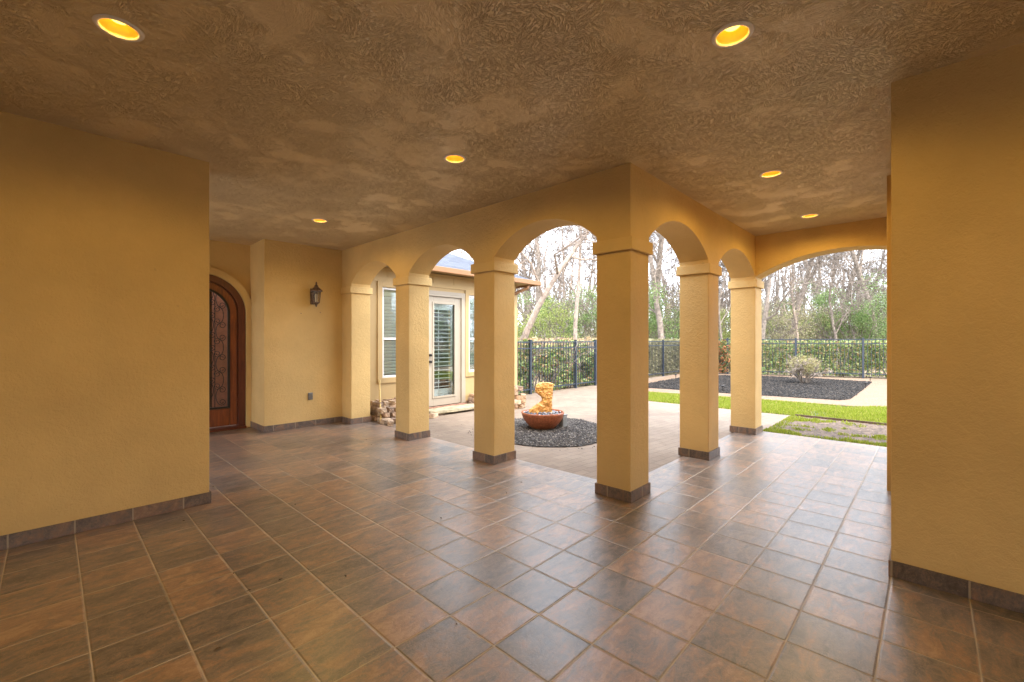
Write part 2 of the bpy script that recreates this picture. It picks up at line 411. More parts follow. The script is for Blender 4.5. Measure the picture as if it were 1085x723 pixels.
# ---------------------------------------------------------------- ground
gm = MB(); S = 14
def gh(x, y):
    return -.06
big = sheet('ground', [(-260, -260), (260, -260), (260, 260), (-260, 260)], -.07, M['litter'])
sheet('patio_floor', [(-8.6, -9), (4.27, -9), (4.27, .30), (.355, .30), (.355, 7), (-8.6, 7)], 0, M['tile'])
slab = MB(); slab.box(-8.6, 4.268, -9, .298, -.068, -.003); slab.box(-8.6, .353, .3, 7, -.068, -.003)
tag(slab.build('patio_slab', M['concrete']), kind='structure')
sheet('courtyard_paving', [(.356, .301), (4.272, .301), (4.272, .02), (6.35, .02), (6.35, 3.0), (8.7, 4.1), (16.2, 5.95), (4.6, 6.0), (4.6, 9), (.356, 9)], -.012, M['paver'])
sheet('driveway', [(-8.61, -60), (-8.61, 30), (-16, 30), (-16, -60)], -.02, M['concrete'])
path = [(ground(655, 412)), ground(719, 396), ground(763, 396), ground(945, 402), ground(1010, 405), ground(1010, 436), ground(940, 431.5), ground(905, 430.2), ground(763, 419.8), ground(687, 415)]
sheet('garden_path', path, -.008, M['path'])
mul = [ground(668, 410), ground(687, 406.4), ground(719, 400.5), ground(763, 397.8), ground(806, 398.6), ground(870, 401.5), ground(924, 405), ground(918, 410), ground(901, 423), ground(890, 424), ground(850, 421.6), ground(763, 416.2), ground(700, 411.8)]
sheet('mulch_bed', mul, -.003, M['mulch'])
lawn = [(6.36, 3.0), (8.2, 3.9), ground(687, 415.4), ground(763, 420.2), ground(905, 430.8), ground(940, 432), (9.0, -1.5), (8.6, -6), (30, -10), (30, -60), (-8.6, -60), (-8.6, -9.01), (4.28, -9.01), (4.28, -3.4), (6.36, -3.4)]
sheet('lawn', lawn, -.016, M['lawn'])
sheet('bare_soil_patch', [(4.275, .015), (6.355, .015), (6.355, -3.39), (4.275, -3.39)], -.013, M['soil'])
ed = MB(); ed.box(6.345, 6.36, -3.39, -.05, -.06, .025); tag(ed.build('edging_strip', M['bronze'], bevel=.003), 'thin dark lawn edging strip between bare soil and bright grass', 'edging')
gc = (1.97, 2.58); gr = 1.12
rg = [(gc[0] + (gr + .03 * math.sin(a * 5) + .02 * math.sin(a * 9)) * math.cos(a), gc[1] + (gr + .03 * math.sin(a * 5)) * math.sin(a)) for a in [2 * PI * i / 60 for i in range(60)]]
sheet('gravel_circle', rg, -.005, M['gravelbase'])

def inpoly(x, y, P):
    r = False; j = len(P) - 1
    for i in range(len(P)):
        if (P[i][1] > y) != (P[j][1] > y) and x < (P[j][0] - P[i][0]) * (y - P[i][1]) / (P[j][1] - P[i][1]) + P[i][0]: r = not r
        j = i
    return r
def chips(name, poly, n, s, mat, z=0):
    mb = MB(); xs = [p[0] for p in poly]; ys = [p[1] for p in poly]; c = 0
    while c < n:
        x, y = random.uniform(min(xs), max(xs)), random.uniform(min(ys), max(ys))
        if not inpoly(x, y, poly): continue
        c += 1
        r = s * random.uniform(.5, 1.3); vs = []
        for d in ((1, 0, 0), (-1, 0, 0), (0, 1, 0), (0, -1, 0), (0, 0, 1), (0, 0, -1)):
            q = Vector(d) * r * random.uniform(.6, 1.2); q.z *= .6
            q = Matrix.Rotation(x * 99, 3, 'Z') @ q
            vs.append(q + Vector((x, y, z + r * .3)))
        mb.add(vs, [(0, 2, 4), (2, 1, 4), (1, 3, 4), (3, 0, 4), (2, 0, 5), (1, 2, 5), (3, 1, 5), (0, 3, 5)])
    return tag(mb.build(name, mat, fixn=False), kind='stuff')
chips('gravel', rg, 9000, .016, M['chips'])
chips('mulch', [p for p in mul], 16000, .03, M['bark_chips'])
# loose stones strewn at the edge of the gravel
ring = [(gc[0] + 1.3 * math.cos(a), gc[1] + 1.3 * math.sin(a)) for a in [2 * PI * i / 30 for i in range(30)]]
chips('strewn_gravel', ring, 260, .010, M['chips'], -.01)

def blades(name, poly, n, h, mat, dens=None):
    mb = MB(); xs = [p[0] for p in poly]; ys = [p[1] for p in poly]; c = 0; t = 0
    while c < n and t < n * 8:
        t += 1
        x, y = random.uniform(min(xs), max(xs)), random.uniform(min(ys), max(ys))
        if not inpoly(x, y, poly) or (dens and dens(x, y) < random.random()): continue
        c += 1; a = random.uniform(0, 2 * PI); w = random.uniform(.004, .009); hh = h * random.uniform(.5, 1.4); l = random.uniform(-.6, .6) * hh
        dx, dy = math.cos(a) * w, math.sin(a) * w
        mb.add([(x - dx, y - dy, -.015), (x + dx, y + dy, -.015), (x + l * math.sin(a), y - l * math.cos(a), hh)], [(0, 1, 2)])
    return tag(mb.build(name, mat, fixn=False), kind='stuff')
strip = [(6.37, .0), (6.37, 3.0), (8.2, 3.9), ground(687, 415.6), ground(763, 420.4), ground(905, 431), (9.2, -1.4), (8.9, -3.2), (6.37, -3.2)]
blades('grass', strip, 56000, .03, M['grass'], lambda x, y: .8 + 1.0 * mn.noise(Vector((x * 1.6, y * 1.6, 3))))
soilp = [(4.29, .01), (6.34, .01), (6.34, -3.0), (4.29, -3.0)]
def sd(x, y):
    e = min(x - 4.29, 6.34 - x, abs(.01 - y)); base = mn.noise(Vector((x * 2.1, y * 2.1, 8))) + .8 * mn.noise(Vector((x * 6, y * 6, 2)))
    return max(0, base * 1.2 - .18) + (.35 if x - 4.29 < .25 + .4 * base else 0) + (.2 if abs(.01 - y) < .2 + .2 * base else 0)
blades('weedy_grass', soilp, 8500, .022, M['grass'], sd)

# fallen leaves on tile and paving
mb = MB()
for i in range(46):
    if i < 26: x, y = random.uniform(.4, 4), random.uniform(.45, 5)
    else: x, y = random.uniform(-3.2, 0), random.uniform(-.6, 5)
    if i == 45: x, y = -3.04, .49
    r = random.uniform(.008, .02); a = random.uniform(0, 6)
    mb.add([(x + r * math.cos(a), y + r * math.sin(a), .003), (x + .4 * r * math.cos(a + 1.6), y + .4 * r * math.sin(a + 1.6), .007), (x - r * math.cos(a), y - r * math.sin(a), .003), (x + .4 * r * math.cos(a - 1.6), y + .4 * r * math.sin(a - 1.6), .006)], [(0, 1, 2, 3)])
tag(mb.build('fallen_leaves', M['soil'], fixn=False), kind='stuff')

# ---------------------------------------------------------------- ceiling and loggia
cm = MB(); cm.box(-9.2, 4.45, -9.6, .355, H, H + .25); cm.box(-9.2, .355, .355, 7.4, H, H + .25)
ceil_o = tag(cm.build('ceiling', M['ceiling']), kind='structure')
HOLES = [(-3.342, 1.052), (-1.133, -1.199), (-1.139, 1.071), (-1.111, 3.93), (1.166, -.843), (3.111, -.829)]
cut = MB()
for x, y in HOLES: cut.lathe([(.079, -.05), (.079, .11)], 40, (x, y, H), True)
cut_o = cut.build('cut', M['shell'])
md = ceil_o.modifiers.new('cans', 'BOOLEAN'); md.operation = 'DIFFERENCE'; md.object = cut_o; md.solver = 'EXACT'
bpy.context.view_layer.update()
me2 = bpy.data.meshes.new_from_object(ceil_o.evaluated_get(bpy.context.evaluated_depsgraph_get()))
ceil_o.modifiers.clear(); ceil_o.data = me2; ceil_o.data.materials.clear(); ceil_o.data.materials.append(M['ceiling'])
for p_ in ceil_o.data.polygons: p_.material_index = 0
bpy.data.objects.remove(cut_o)

ZC = 2.385
def column(x, y, label, cap=True):
    r = empty('stucco_column', (x, y, 0), label, 'column', 'square stucco columns of the arcades')
    w = CW
    MB().box(0, w, 0, w, 0, ZC - .115).build('shaft', M['stucco'], r, bevel=.008)
    MB().box(-.030, w + .030, -.030, w + .030, ZC - .115, ZC - .001).build('capital', M['trim_stucco'], r, bevel=.007)
    MB().box(-.012, w + .012, -.012, w + .012, .001, .10).build('base_tiles', M['base'], r, bevel=.002)
    return r
YL = [0, 1.755, 3.525, 5.29]; XR = [0, 1.91, 3.87]
column(0, 0, 'nearest and widest looking stucco column at the corner where both arcades meet')
column(0, YL[1], 'stucco column just left of the fountain bowl')
column(0, YL[2], 'stucco column left of the beige glazed door with the brick pile behind it')
column(XR[1], 0, 'stucco column in the right arcade between its two arches, beside the nearest corner column')
column(XR[2], 0, 'brightly lit stucco column at the edge of the grass, under the end of the wide arch')
r = empty('stucco_pilaster', (0, YL[3], 0), 'half stucco pilaster joined to the wall with the lantern', 'pilaster')
MB().box(0, CW, 0, .36, 0, ZC - .115).build('shaft', M['stucco'], r, bevel=.006)
MB().box(-.030, CW + .030, -.030, .355, ZC - .115, ZC - .001).build('capital', M['trim_stucco'], r, bevel=.007)
MB().box(-.012, CW + .012, -.012, .352, .001, .10).build('base_tiles', M['base'], r, bevel=.002)

def arch_wall(name, spans, a0, a1, t0, t1, axis, label, rise=.34, spring=ZC, stilt=.0):
    """wall strip from ZC up to the ceiling with segmental arches cut out of its underside"""
    prof = [(a0, spring)]
    for s0, s1 in spans:
        prof.append((s0, spring))
        hw = (s1 - s0) / 2; sp = spring + stilt; rs = rise - stilt
        R = (hw * hw + rs * rs) / (2 * rs); cz = sp + rs - R; n = 28; cx = (s0 + s1) / 2
        th = math.asin(hw / R)
        for i in range(n + 1):
            a = -th + 2 * th * i / n
            prof.append((cx + R * math.sin(a), cz + R * math.cos(a)))
        prof.append((s1, spring))
    prof.append((a1, spring))
    pr = [prof[0]]
    for q in prof[1:]:
        if abs(q[0] - pr[-1][0]) + abs(q[1] - pr[-1][1]) > 1e-5: pr.append(q)
    mb = MB(); top = H + .02
    P = (lambda a, t, z: (t, a, z)) if axis == 'y' else (lambda a, t, z: (a, t, z))
    for i in range(len(pr) - 1):
        (p, z), (q, w) = pr[i], pr[i + 1]
        if abs(p - q) > 1e-6:
            mb.add([P(p, t0, z), P(q, t0, w), P(q, t0, top), P(p, t0, top)], [(0, 1, 2, 3)])
            mb.add([P(p, t1, z), P(q, t1, w), P(q, t1, top), P(p, t1, top)], [(3, 2, 1, 0)])
        mb.add([P(p, t0, z), P(q, t0, w), P(q, t1, w), P(p, t1, z)], [(3, 2, 1, 0)])
    for a in (a0, a1):
        mb.add([P(a, t0, spring), P(a, t1, spring), P(a, t1, top), P(a, t0, top)], [(0, 1, 2, 3)])
    import bmesh
    o = mb.build(name, M['stucco'])
    bm = bmesh.new(); bm.from_mesh(o.data); bmesh.ops.remove_doubles(bm, verts=bm.verts, dist=1e-5); bmesh.ops.recalc_face_normals(bm, faces=bm.faces); bm.to_mesh(o.data); bm.free()
    return tag(o, label, 'arch wall')
arch_wall('arch_wall', [(YL[i] + CW, YL[i + 1]) for i in range(3)], 0, 5.65, 0, CW, 'y', 'stucco wall with three arches above the left arcade columns', stilt=.05)
arch_wall('arch_wall', [(XR[0] + CW + .003, XR[1]), (XR[1] + CW, XR[2] - .003)], CW + .0005, XR[2] - .0005, .0, CW, 'x', 'stucco wall with two arches running right from the nearest corner column', stilt=.05)
arch_wall('arch_wall', [(-2.2, .0)], -3.2, .355, XR[2] + .0005, XR[2] + CW, 'y', 'stucco wall over the single wide arch facing the lawn', rise=.335, stilt=.04)

# near walls
def wall_box(name, x0, x1, y0, y1, label, faces=()):
    o = MB().box(x0, x1, y0, y1, -.05, H + .01).build(name, M['stucco'], bevel=.006)
    tag(o, label, 'wall'); return o
w = wall_box('stucco_wall', -9.0, -2.60, 2.73, 3.1, 'big golden stucco wall at the far left of the picture')
b = MB(); b.box(-9.0, -2.588, 2.718, 2.7295, .001, .10); b.box(-2.5995, -2.588, 2.73, 3.1, .001, .10); b.build('baseboard_tiles', M['base'], w, bevel=.002)
w = wall_box('stucco_wall', 0, 2.0, -9.0, -1.77, 'dark golden stucco wall at the right edge of the picture')
b = MB(); b.box(-.012, -.0005, -9.0, -1.758, .001, .10); b.box(0, 2.0, -1.7695, -1.758, .001, .10); b.build('baseboard_tiles', M['base'], w, bevel=.002)
w = wall_box('stucco_pier', 2.0, 4.225, -3.2, -1.64, 'narrow strip of stucco pier just behind the edge of the right wall')
# lantern wall with the recess, and the entry wall
o = MB().box(-1.26, .355, 5.65, 6.36, -.05, H + .01).build('stucco_wall', M['stucco'], bevel=.006)
tag(o, 'stucco wall holding the black lantern and the outlet', 'wall')
b = MB(); b.box(-1.272, -.012, 5.638, 5.6495, .001, .10); b.box(-1.272, -1.2605, 5.65, 6.35, .001, .10); b.build('baseboard_tiles', M['base'], o, bevel=.002)
# entry wall with arched opening
YD = 6.35; DX = -1.94; ZS = 1.90
def arc(r, n=28, xc=DX, zs=ZS): return [(xc + r * math.cos(PI * i / n), zs + r * math.sin(PI * i / n)) for i in range(n + 1)]
def arch_ring(r0, r1, y0, y1, zb=0.0, closed_bottom=False):
    mb = MB(); a = [(DX + r0, zb)] + arc(r0) + [(DX - r0, zb)]; c = [(DX + r1, zb)] + arc(r1) + [(DX - r1, zb)]
    for i in range(len(a) - 1):
        q = [(a[i], y0), (c[i], y0), (c[i + 1], y0), (a[i + 1], y0), (a[i], y1), (c[i], y1), (c[i + 1], y1), (a[i + 1], y1)]
        mb.add([(p[0], y, p[1]) for p, y in q], [(0, 1, 2, 3), (7, 6, 5, 4), (0, 3, 7, 4), (1, 5, 6, 2)])
    for i in (0, len(a) - 1):
        mb.add([(a[i][0], y0, a[i][1]), (c[i][0], y0, c[i][1]), (c[i][0], y1, c[i][1]), (a[i][0], y1, a[i][1])], [(0, 1, 2, 3)])
    return mb
mb = MB(); ap = [(DX + .61, 0)] + arc(.61) + [(DX - .61, 0)]
for i in range(1, len(ap) - 2):
    (x, z), (x2, z2) = ap[i], ap[i + 1]
    for y in (YD, YD + .3): mb.add([(x, y, z), (x2, y, z2), (x2, y, H + .01), (x, y, H + .01)], [(0, 1, 2, 3)])
for i in range(len(ap) - 1):
    (x, z), (x2, z2) = ap[i], ap[i + 1]; mb.add([(x, YD, z), (x2, YD, z2), (x2, YD + .3, z2), (x, YD + .3, z)], [(0, 1, 2, 3)])
for y in (YD, YD + .3):
    mb.add([(-1.2595, y, 0), (DX + .61, y, 0), (DX + .61, y, H + .01), (-1.2595, y, H + .01)], [(0, 1, 2, 3)])
    mb.add([(-4.5, y, 0), (DX - .61, y, 0), (DX - .61, y, H + .01), (-4.5, y, H + .01)], [(0, 1, 2, 3)])
ew = mb.build('entry_wall', M['stucco']); tag(ew, 'recessed stucco wall around the arched wooden entry door', 'wall')
arch_ring(.612, .705, YD - .035, YD - .0005, .001).build('arched_surround', M['trim_stucco'], ew, bevel=.006) if False else None
# the surround is cut off by the recess side wall, so clamp it there
sr = arch_ring(.612, .715, YD - .055, YD - .0005, .001); sr.v = [(min(x, -1.2615), y, z) for x, y, z in sr.v]; sr.build('arched_surround', M['trim_stucco'], ew)
MB().box(-1.30, -1.2735, YD - .012, YD - .0305, .001, .10).build('baseboard_tiles', M['base'], ew)
door = arch_ring(.505, .609, YD - .012, YD + .14, .02).build('door', M['woodred'], ew, bevel=.006)
lf = arch_ring(.395, .500, YD + .03, YD + .085, .06)
lf.box(DX - .39, DX + .39, YD + .03, YD + .085, .06, .34)
lf.build('door_leaf', M['wood'], door, bevel=.006)
arch_ring(.486, .497, YD + .018, YD + .029, .07).build('door_bead', M['woodred'], door)
ir = arch_ring(.362, .394, YD + .02, YD + .06, .345); ir.box(DX - .362, DX + .362, YD + .02, YD + .06, .345, .375); ir.build('iron_frame', M['iron'], door, bevel=.003)
MB().box(DX - .6, DX + .6, YD - .10, YD + .1, .0015, .035).build('threshold', M['woodred'], door, bevel=.004)
g = MB(); gp = [(DX + .36, .37)] + arc(.36) + [(DX - .36, .37)]; g.add([(x, YD + .055, z) for x, z in gp], [tuple(range(len(gp)))]); g.build('door_glass', M['doorglass'], door, fixn=False)
# scroll work
sw = MB()
def spiral(cx, cz, r, a0, turns, sgn=1, w=.006):
    pts = []
    for i in range(26):
        t = i / 25; a = a0 + sgn * turns * 2 * PI * t; rr = r * (1 - .82 * t)
        pts.append((cx + rr * math.cos(a), YD + .04, cz + rr * math.sin(a)))
    sw.tube(pts, w, 5)
def scroll(cx, z0, z1, s_, r=.052):
    # a C-curve ending in an inward curl at each end
    mid = (z0 + z1) / 2; hh = (z1 - z0) / 2
    sw.tube([(cx + s_ * .085 * math.cos(PI * (i / 14 - .5)), YD + .04, mid + hh * math.sin(PI * (i / 14 - .5))) for i in range(15)], .0055, 5)
    for e in (-1, 1):
        pts = []
        for i in range(20):
            t = i / 19; a = e * PI / 2 + s_ * e * t * 2.6 * PI * (1 if s_ > 0 else 1); q = r * (1 - .75 * t)
            pts.append((cx - s_ * 0 + q * math.cos(a), YD + .04, mid + e * (hh - r) + q * math.sin(a)))
        sw.tube(pts, .005, 5)
for side in (-1, 1):
    xo = DX + side * .255; z = .40; k_ = 0
    while z < 2.0:
        scroll(xo + (-.035 if k_ % 2 else .03) * side, z, z + .30, side if k_ % 2 else -side); z += .262; k_ += 1
    xo = DX + side * .11; z = .50; k_ = 0
    while z < 2.1:
        scroll(xo + (.03 if k_ % 2 else -.03) * side, z, z + .30, -side if k_ % 2 else side); z += .262; k_ += 1
    sw.tube([(DX + side * .185, YD + .04, .37), (DX + side * .185, YD + .04, 2.18)], .006, 5)
sw.build('iron_scrollwork', M['iron'], door)
MB().box(-3.2, -.7, YD + 1.6, YD + 1.65, 0, 2.9).build('hallway_wall', plain('pink_beige_hall', (.30, .16, .12), .8), ew)
MB().box(DX - .7, DX + .33, YD + .9, YD + .95, 0, 2.4).build('hall_curtain', plain('dark_brown_panel', (.04, .02, .014), .8), ew)

# unseen walls behind the camera, added with openings to control light in the porch
o = MB().box(-9.2, -9.0, -9.6, -6.4, -.05, H + .01).box(-9.2, -9.0, -5.2, 3.1, -.05, H + .01).box(-9.2, -9.0, -6.4, -5.2, 2.4, H + .01).build('stucco_wall', M['stucco']); tag(o, 'unseen stucco wall added behind the viewer on the left to limit light', 'wall')
o = MB().box(-8.999, -7.4, -9.6, -9.4, -.05, H + .01).box(-2.6, -.001, -9.6, -9.4, -.05, H + .01).box(-7.4, -2.6, -9.6, -9.4, 2.4, H + .01).build('stucco_wall', M['stucco']); tag(o, 'unseen stucco wall added behind the viewer on the right to limit light', 'wall')

# ---------------------------------------------------------------- lantern and outlet
ln = empty('wall_lantern', (-.50, 5.65, 2.0), 'black bronze carriage lantern on the stucco wall near the entry', 'wall lamp')
MB().box(-.055, .055, -.02, -.001, .06, .33).build('back_plate', M['bronze'], ln, bevel=.006)
a = MB(); a.tube([(0, -.02, .25), (0, -.05, .315), (0, -.11, .335), (0, -.125, .31)], .009, 8); a.build('arm', M['bronze'], ln, smooth=True); MB().tube([(0, -.02, .10), (0, -.06, .08), (0, -.11, .085)], .008, 8).build('lower_arm', M['bronze'], ln, smooth=True)
cgx = MB(); Y0 = -.125
for i in range(6):
    t = 2 * PI * i / 6 + .3
    cgx.tube([(.052 * math.cos(t), Y0 + .052 * math.sin(t), .085), (.073 * math.cos(t), Y0 + .073 * math.sin(t), .285)], .0055, 5)
cgx.lathe([(.045, .075), (.06, .08), (.058, .092), (.045, .095)], 6, (0, Y0, 0), True)
cgx.lathe([(.008, .012), (.013, .03), (.018, .05), (.04, .07), (.045, .077)], 12, (0, Y0, 0), True)
cgx.build('cage', M['bronze'], ln)
MB().lathe([(.05, .095), (.069, .28)], 6, (0, Y0, 0)).build('glass_panes', M['lampglass'], ln, fixn=False)
MB().lathe([(.098, .272), (.102, .285), (.085, .30), (.05, .335), (.03, .35), (.034, .365), (.022, .38), (.012, .395), (.016, .41), (.006, .435)], 12, (0, Y0, 0), True).build('roof_cap', M['bronze'], ln, bevel=.002)
cd = MB()
for i in range(3): cd.lathe([(.007, .10), (.007, .18), (.011, .19), (.009, .215), (.002, .235)], 8, (.018 * math.cos(i * 2.09), Y0 + .018 * math.sin(i * 2.09), 0), True)
cd.build('candle_bulbs', plain('ivory_candle', (.7, .6, .42), .5), ln)
ou = empty('wall_outlet', (-.55, 5.65, .45), 'grey weatherproof outlet low on the lantern wall', 'outlet')
MB().box(-.038, .038, -.022, -.001, 0, .12).build('cover', M['outlet'], ou, bevel=.005)
MB().box(-.03, .03, -.03, -.0225, .01, .11).build('lid', M['outlet'], ou, bevel=.004)
# two little stains / plugged holes below the lantern
for i, (x, z) in enumerate(((-.70, 1.90), (-.38, 1.93))):
    tag(MB().lathe([(.009, 0), (.006, .003)], 10, (0, 0, 0), True).build('wall_plug', M['brick3'], loc=(x, 5.6495, z)), ('left' if i == 0 else 'right') + ' one of two tiny plugged screw holes below the lantern', 'wall plug', 'plugged holes under the lantern').rotation_euler = (PI / 2, 0, 0)

# ---------------------------------------------------------------- downlights and added fill lamps
lights = [(-3.342, 1.052, 'recessed ceiling light above the far left wall corner, nearest to the left edge', .098),
          (-1.133, -1.199, 'recessed ceiling light nearest to the dark golden wall at the right edge', .098),
          (-1.139, 1.071, 'recessed ceiling light in front of the left arcade, beside a patched spot on the ceiling', .09),
          (-1.111, 3.93, 'farthest small recessed ceiling light near the entry recess', .09),
          (1.166, -.843, 'recessed ceiling light over the right arcade between the nearest column and the wide arch', .09),
          (3.111, -.829, 'recessed ceiling light closest to the wide arch facing the lawn', .09)]
dl0 = None
for i, (x, y, lab, rr) in enumerate(lights):
    if dl0 is None:
        r = empty('recessed_light', (x, y, H), lab, 'ceiling light', 'recessed lights in the porch ceiling')
        MB().lathe([(.075, -.001), (.078, -.008), (.096, -.007), (.101, -.001)], 40).build('trim_ring', M['downtrim'], r, smooth=True)
        MB().lathe([(.0765, -.006), (.074, .03), (.066, .075)], 40).build('reflector', M['shell'], r, smooth=True)
        MB().lathe([(.0655, .068), (.05, .060), (.03, .056), (.001, .054)], 40).build('lens', M['bulb'], r, smooth=True)
        MB().lathe([(.040, .046), (.034, .040), (.02, .036), (.001, .035)], 32).build('bulb', M['bulbfar'], r, smooth=True)
        dl0 = r
    else:
        r = copy_tree(dl0); r.location = (x, y, H); r['label'] = lab
allL = [(x, y) for x, y, _, _ in lights] + [(-3.34, -1.2), (-5.6, 1.05), (-5.6, -1.2), (-3.34, -3.6), (-5.6, -3.6), (-1.13, -3.6)]  # entries after the visible lights: unseen fill lamps added without fixtures
for x, y in allL:
    L = bpy.data.lights.new('downlight_and_fill_lamp', 'SPOT'); L.energy = 4.0; L.color = (1, .64, .17); L.spot_size = math.radians(172); L.spot_blend = .4; L.shadow_soft_size = .07
    o = bpy.data.objects.new('downlight_and_fill_lamp', L); o.location = (x, y, H - .03); COL.objects.link(o)

# ---------------------------------------------------------------- house wing
YW = 5.65
wing = empty('house_wing', (.4, YW, 0), 'tan house wing with shuttered windows, beige glazed door and grey shingle roof', 'house')
wl = lambda x: x - .4
W0, W1, DZ = .356, 4.55, 2.86
holes = [(.787, 1.55, .73, 2.475), (1.78, 2.79, .055, 2.43), (2.954, 3.72, .73, 2.475)]
mb = MB(); xs = [W0] + [q for h_ in holes for q in h_[:2]] + [W1]
for i in range(len(xs) - 1):
    if i % 2 == 0: mb.box(wl(xs[i]), wl(xs[i + 1]), 0, .12, -.06, DZ)
    else:
        h_ = holes[i // 2]; mb.box(wl(xs[i]), wl(xs[i + 1]), 0, .12, h_[3], DZ)
        if h_[2] > .1: mb.box(wl(xs[i]), wl(xs[i + 1]), 0, .12, -.06, h_[2])
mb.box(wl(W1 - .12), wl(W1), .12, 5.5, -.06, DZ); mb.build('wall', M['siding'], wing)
tr = MB(); tr.box(wl(W0), wl(W1 + .02), -.022, -.001, 2.575, 2.655); tr.box(wl(W0), wl(W1 + .02), -.03, -.001, DZ - .05, DZ - .002)
for x in (.9, 1.42, 1.98, 2.54, 3.1, 3.7, 4.2): tr.box(wl(x), wl(x + .012), -.008, -.001, 2.655, DZ - .05)
tr.box(wl(W1 - .09), wl(W1 + .02), -.022, -.001, -.05, 2.575)
tr.build('band_trim', M['siding'], wing)
MB().box(wl(W0 + .02), wl(1.70), -.013, -.001, -.04, .09).build('base_tiles', M['base'], wing); bs = MB(); bs.box(wl(2.86), wl(W1 + .013), -.013, -.001, -.04, .09); bs.build('base_tiles', M['base'], wing)
def window(x0, x1, z0, z1):
    f = MB(); t = .10
    for a in ((x0 - t, x0, z0 - t, z1 + t), (x1, x1 + t, z0 - t, z1 + t), (x0, x1, z1, z1 + t), (x0 - .015, x1 + .015, z0 - t, z0)): f.box(wl(a[0]), wl(a[1]), -.032, .0995, a[2], a[3])
    fo = f.build('window', M['siding'], wing, bevel=.003)
    s = MB(); e = .045; zm = (z0 + z1) / 2 - .12
    for a in ((x0, x0 + e, z0, z1), (x1 - e, x1, z0, z1), (x0 + e, x1 - e, z0, z0 + e), (x0 + e, x1 - e, z1 - e, z1), (x0 + e, x1 - e, zm - .022, zm + .022)): s.box(wl(a[0]), wl(a[1]), .002, .05, a[2] , a[3])
    s.build('sash', M['white'], fo, bevel=.003)
    g = MB(); g.box(wl(x0 + e), wl(x1 - e), .028, .032, z0 + e, zm - .022); g.box(wl(x0 + e), wl(x1 - e), .028, .032, zm + .022, z1 - e); g.build('glass_pane', M['glass'], fo)
    b = MB(); z = z0 + e + .04
    while z < z1 - .17:
        rt = Matrix.Translation((0, .085, z)) @ Matrix.Rotation(-1.0, 4, 'X'); b.box(wl(x0 + .06), wl(x1 - .06), -.032, .032, -.004, .004, rt); z += .066
    b.build('blind_slats', M['blind'], fo)
    MB().box(wl(x0 + .05), wl(x1 - .05), .075, .08, z1 - .17, z1 - .04).build('shade', M['shadecloth'], fo)
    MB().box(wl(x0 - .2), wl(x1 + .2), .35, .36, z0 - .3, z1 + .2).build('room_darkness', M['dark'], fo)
window(*holes[0]); window(*holes[2])
# glazed door
f = MB(); x0, x1 = 1.78, 2.79
for a in ((x0, x0 + .045, .055, 2.43), (x1 - .045, x1, .055, 2.43), (x0 + .045, x1 - .045, 2.385, 2.43)): f.box(wl(a[0]), wl(a[1]), -.028, .11, a[2], a[3])
for a in ((x0 - .07, x0 - .001, .055, 2.50), (x1 + .001, x1 + .07, .055, 2.50), (x0 - .001, x1 + .001, 2.431, 2.50)): f.box(wl(a[0]), wl(a[1]), -.02, -.001, a[2], a[3])
fd = f.build('door', M['beige'], wing, bevel=.003)
d0, d1 = 1.828, 2.742; g0, g1, gz0, gz1 = 2.0, 2.572, .25, 2.24
l_ = MB()
for a in ((d0, g0, .06, 2.382), (g1, d1, .06, 2.382), (g0, g1, .06, gz0), (g0, g1, gz1, 2.382)): l_.box(wl(a[0]), wl(a[1]), .01, .055, a[2], a[3])
for a in ((g0 - .03, g0 + .012, gz0 - .03, gz1 + .03), (g1 - .012, g1 + .03, gz0 - .03, gz1 + .03), (g0 + .012, g1 - .012, gz0 - .03, gz0 + .012), (g0 + .012, g1 - .012, gz1 - .012, gz1 + .03)): l_.box(wl(a[0]), wl(a[1]), -.006, .0095, a[2], a[3])
l_.build('door_leaf', M['beige'], fd, bevel=.003)
MB().box(wl(g0), wl(g1), .026, .03, gz0, gz1).build('door_glass', M['glass'], fd)
b = MB(); z = gz0 + .20
while z < gz1 - .16:
    rt = Matrix.Translation((0, .10, z)) @ Matrix.Rotation(-.38, 4, 'X'); b.box(wl(g0 + .03), wl(g1 - .03), -.03, .03, -.005, .005, rt); z += .088
b.box(wl(g0), wl(g1), .10, .13, gz1 - .13, gz1); b.box(wl(g0), wl(g1), .10, .13, gz0, gz0 + .15)
b.box(wl(g0), wl(g0 + .03), .09, .13, gz0, gz1); b.box(wl(g1 - .03), wl(g1), .09, .13, gz0, gz1); b.box(wl(2.19), wl(2.205), .09, .096, gz0, gz1)
b.build('shutter', M['white'], fd, bevel=.002)
MB().box(wl(g0 - .3), wl(g1 + .3), .6, .61, 0, 2.6).build('room_darkness', M['dark'], fd)
for z in (1.0, 1.14):
    h_ = MB().lathe([(.028, 0), (.028, .012), (.012, .016), (.012, .04), (.026, .046), (.028, .06), (.018, .072)], 16, (0, 0, 0), True)
    h_.v = [(x + wl(1.905), .01 - q_, y + z) for x, y, q_ in h_.v]
    h_.build('door_knob', M['iron'], fd, smooth=True)
q = MB()
for i in range(5): q.box(wl(1.71 + i * .225), wl(1.71 + i * .225 + .218), -.09, -.001, -.05, .05)
q.build('brick_sill', M['redbrick'], wing, bevel=.006)
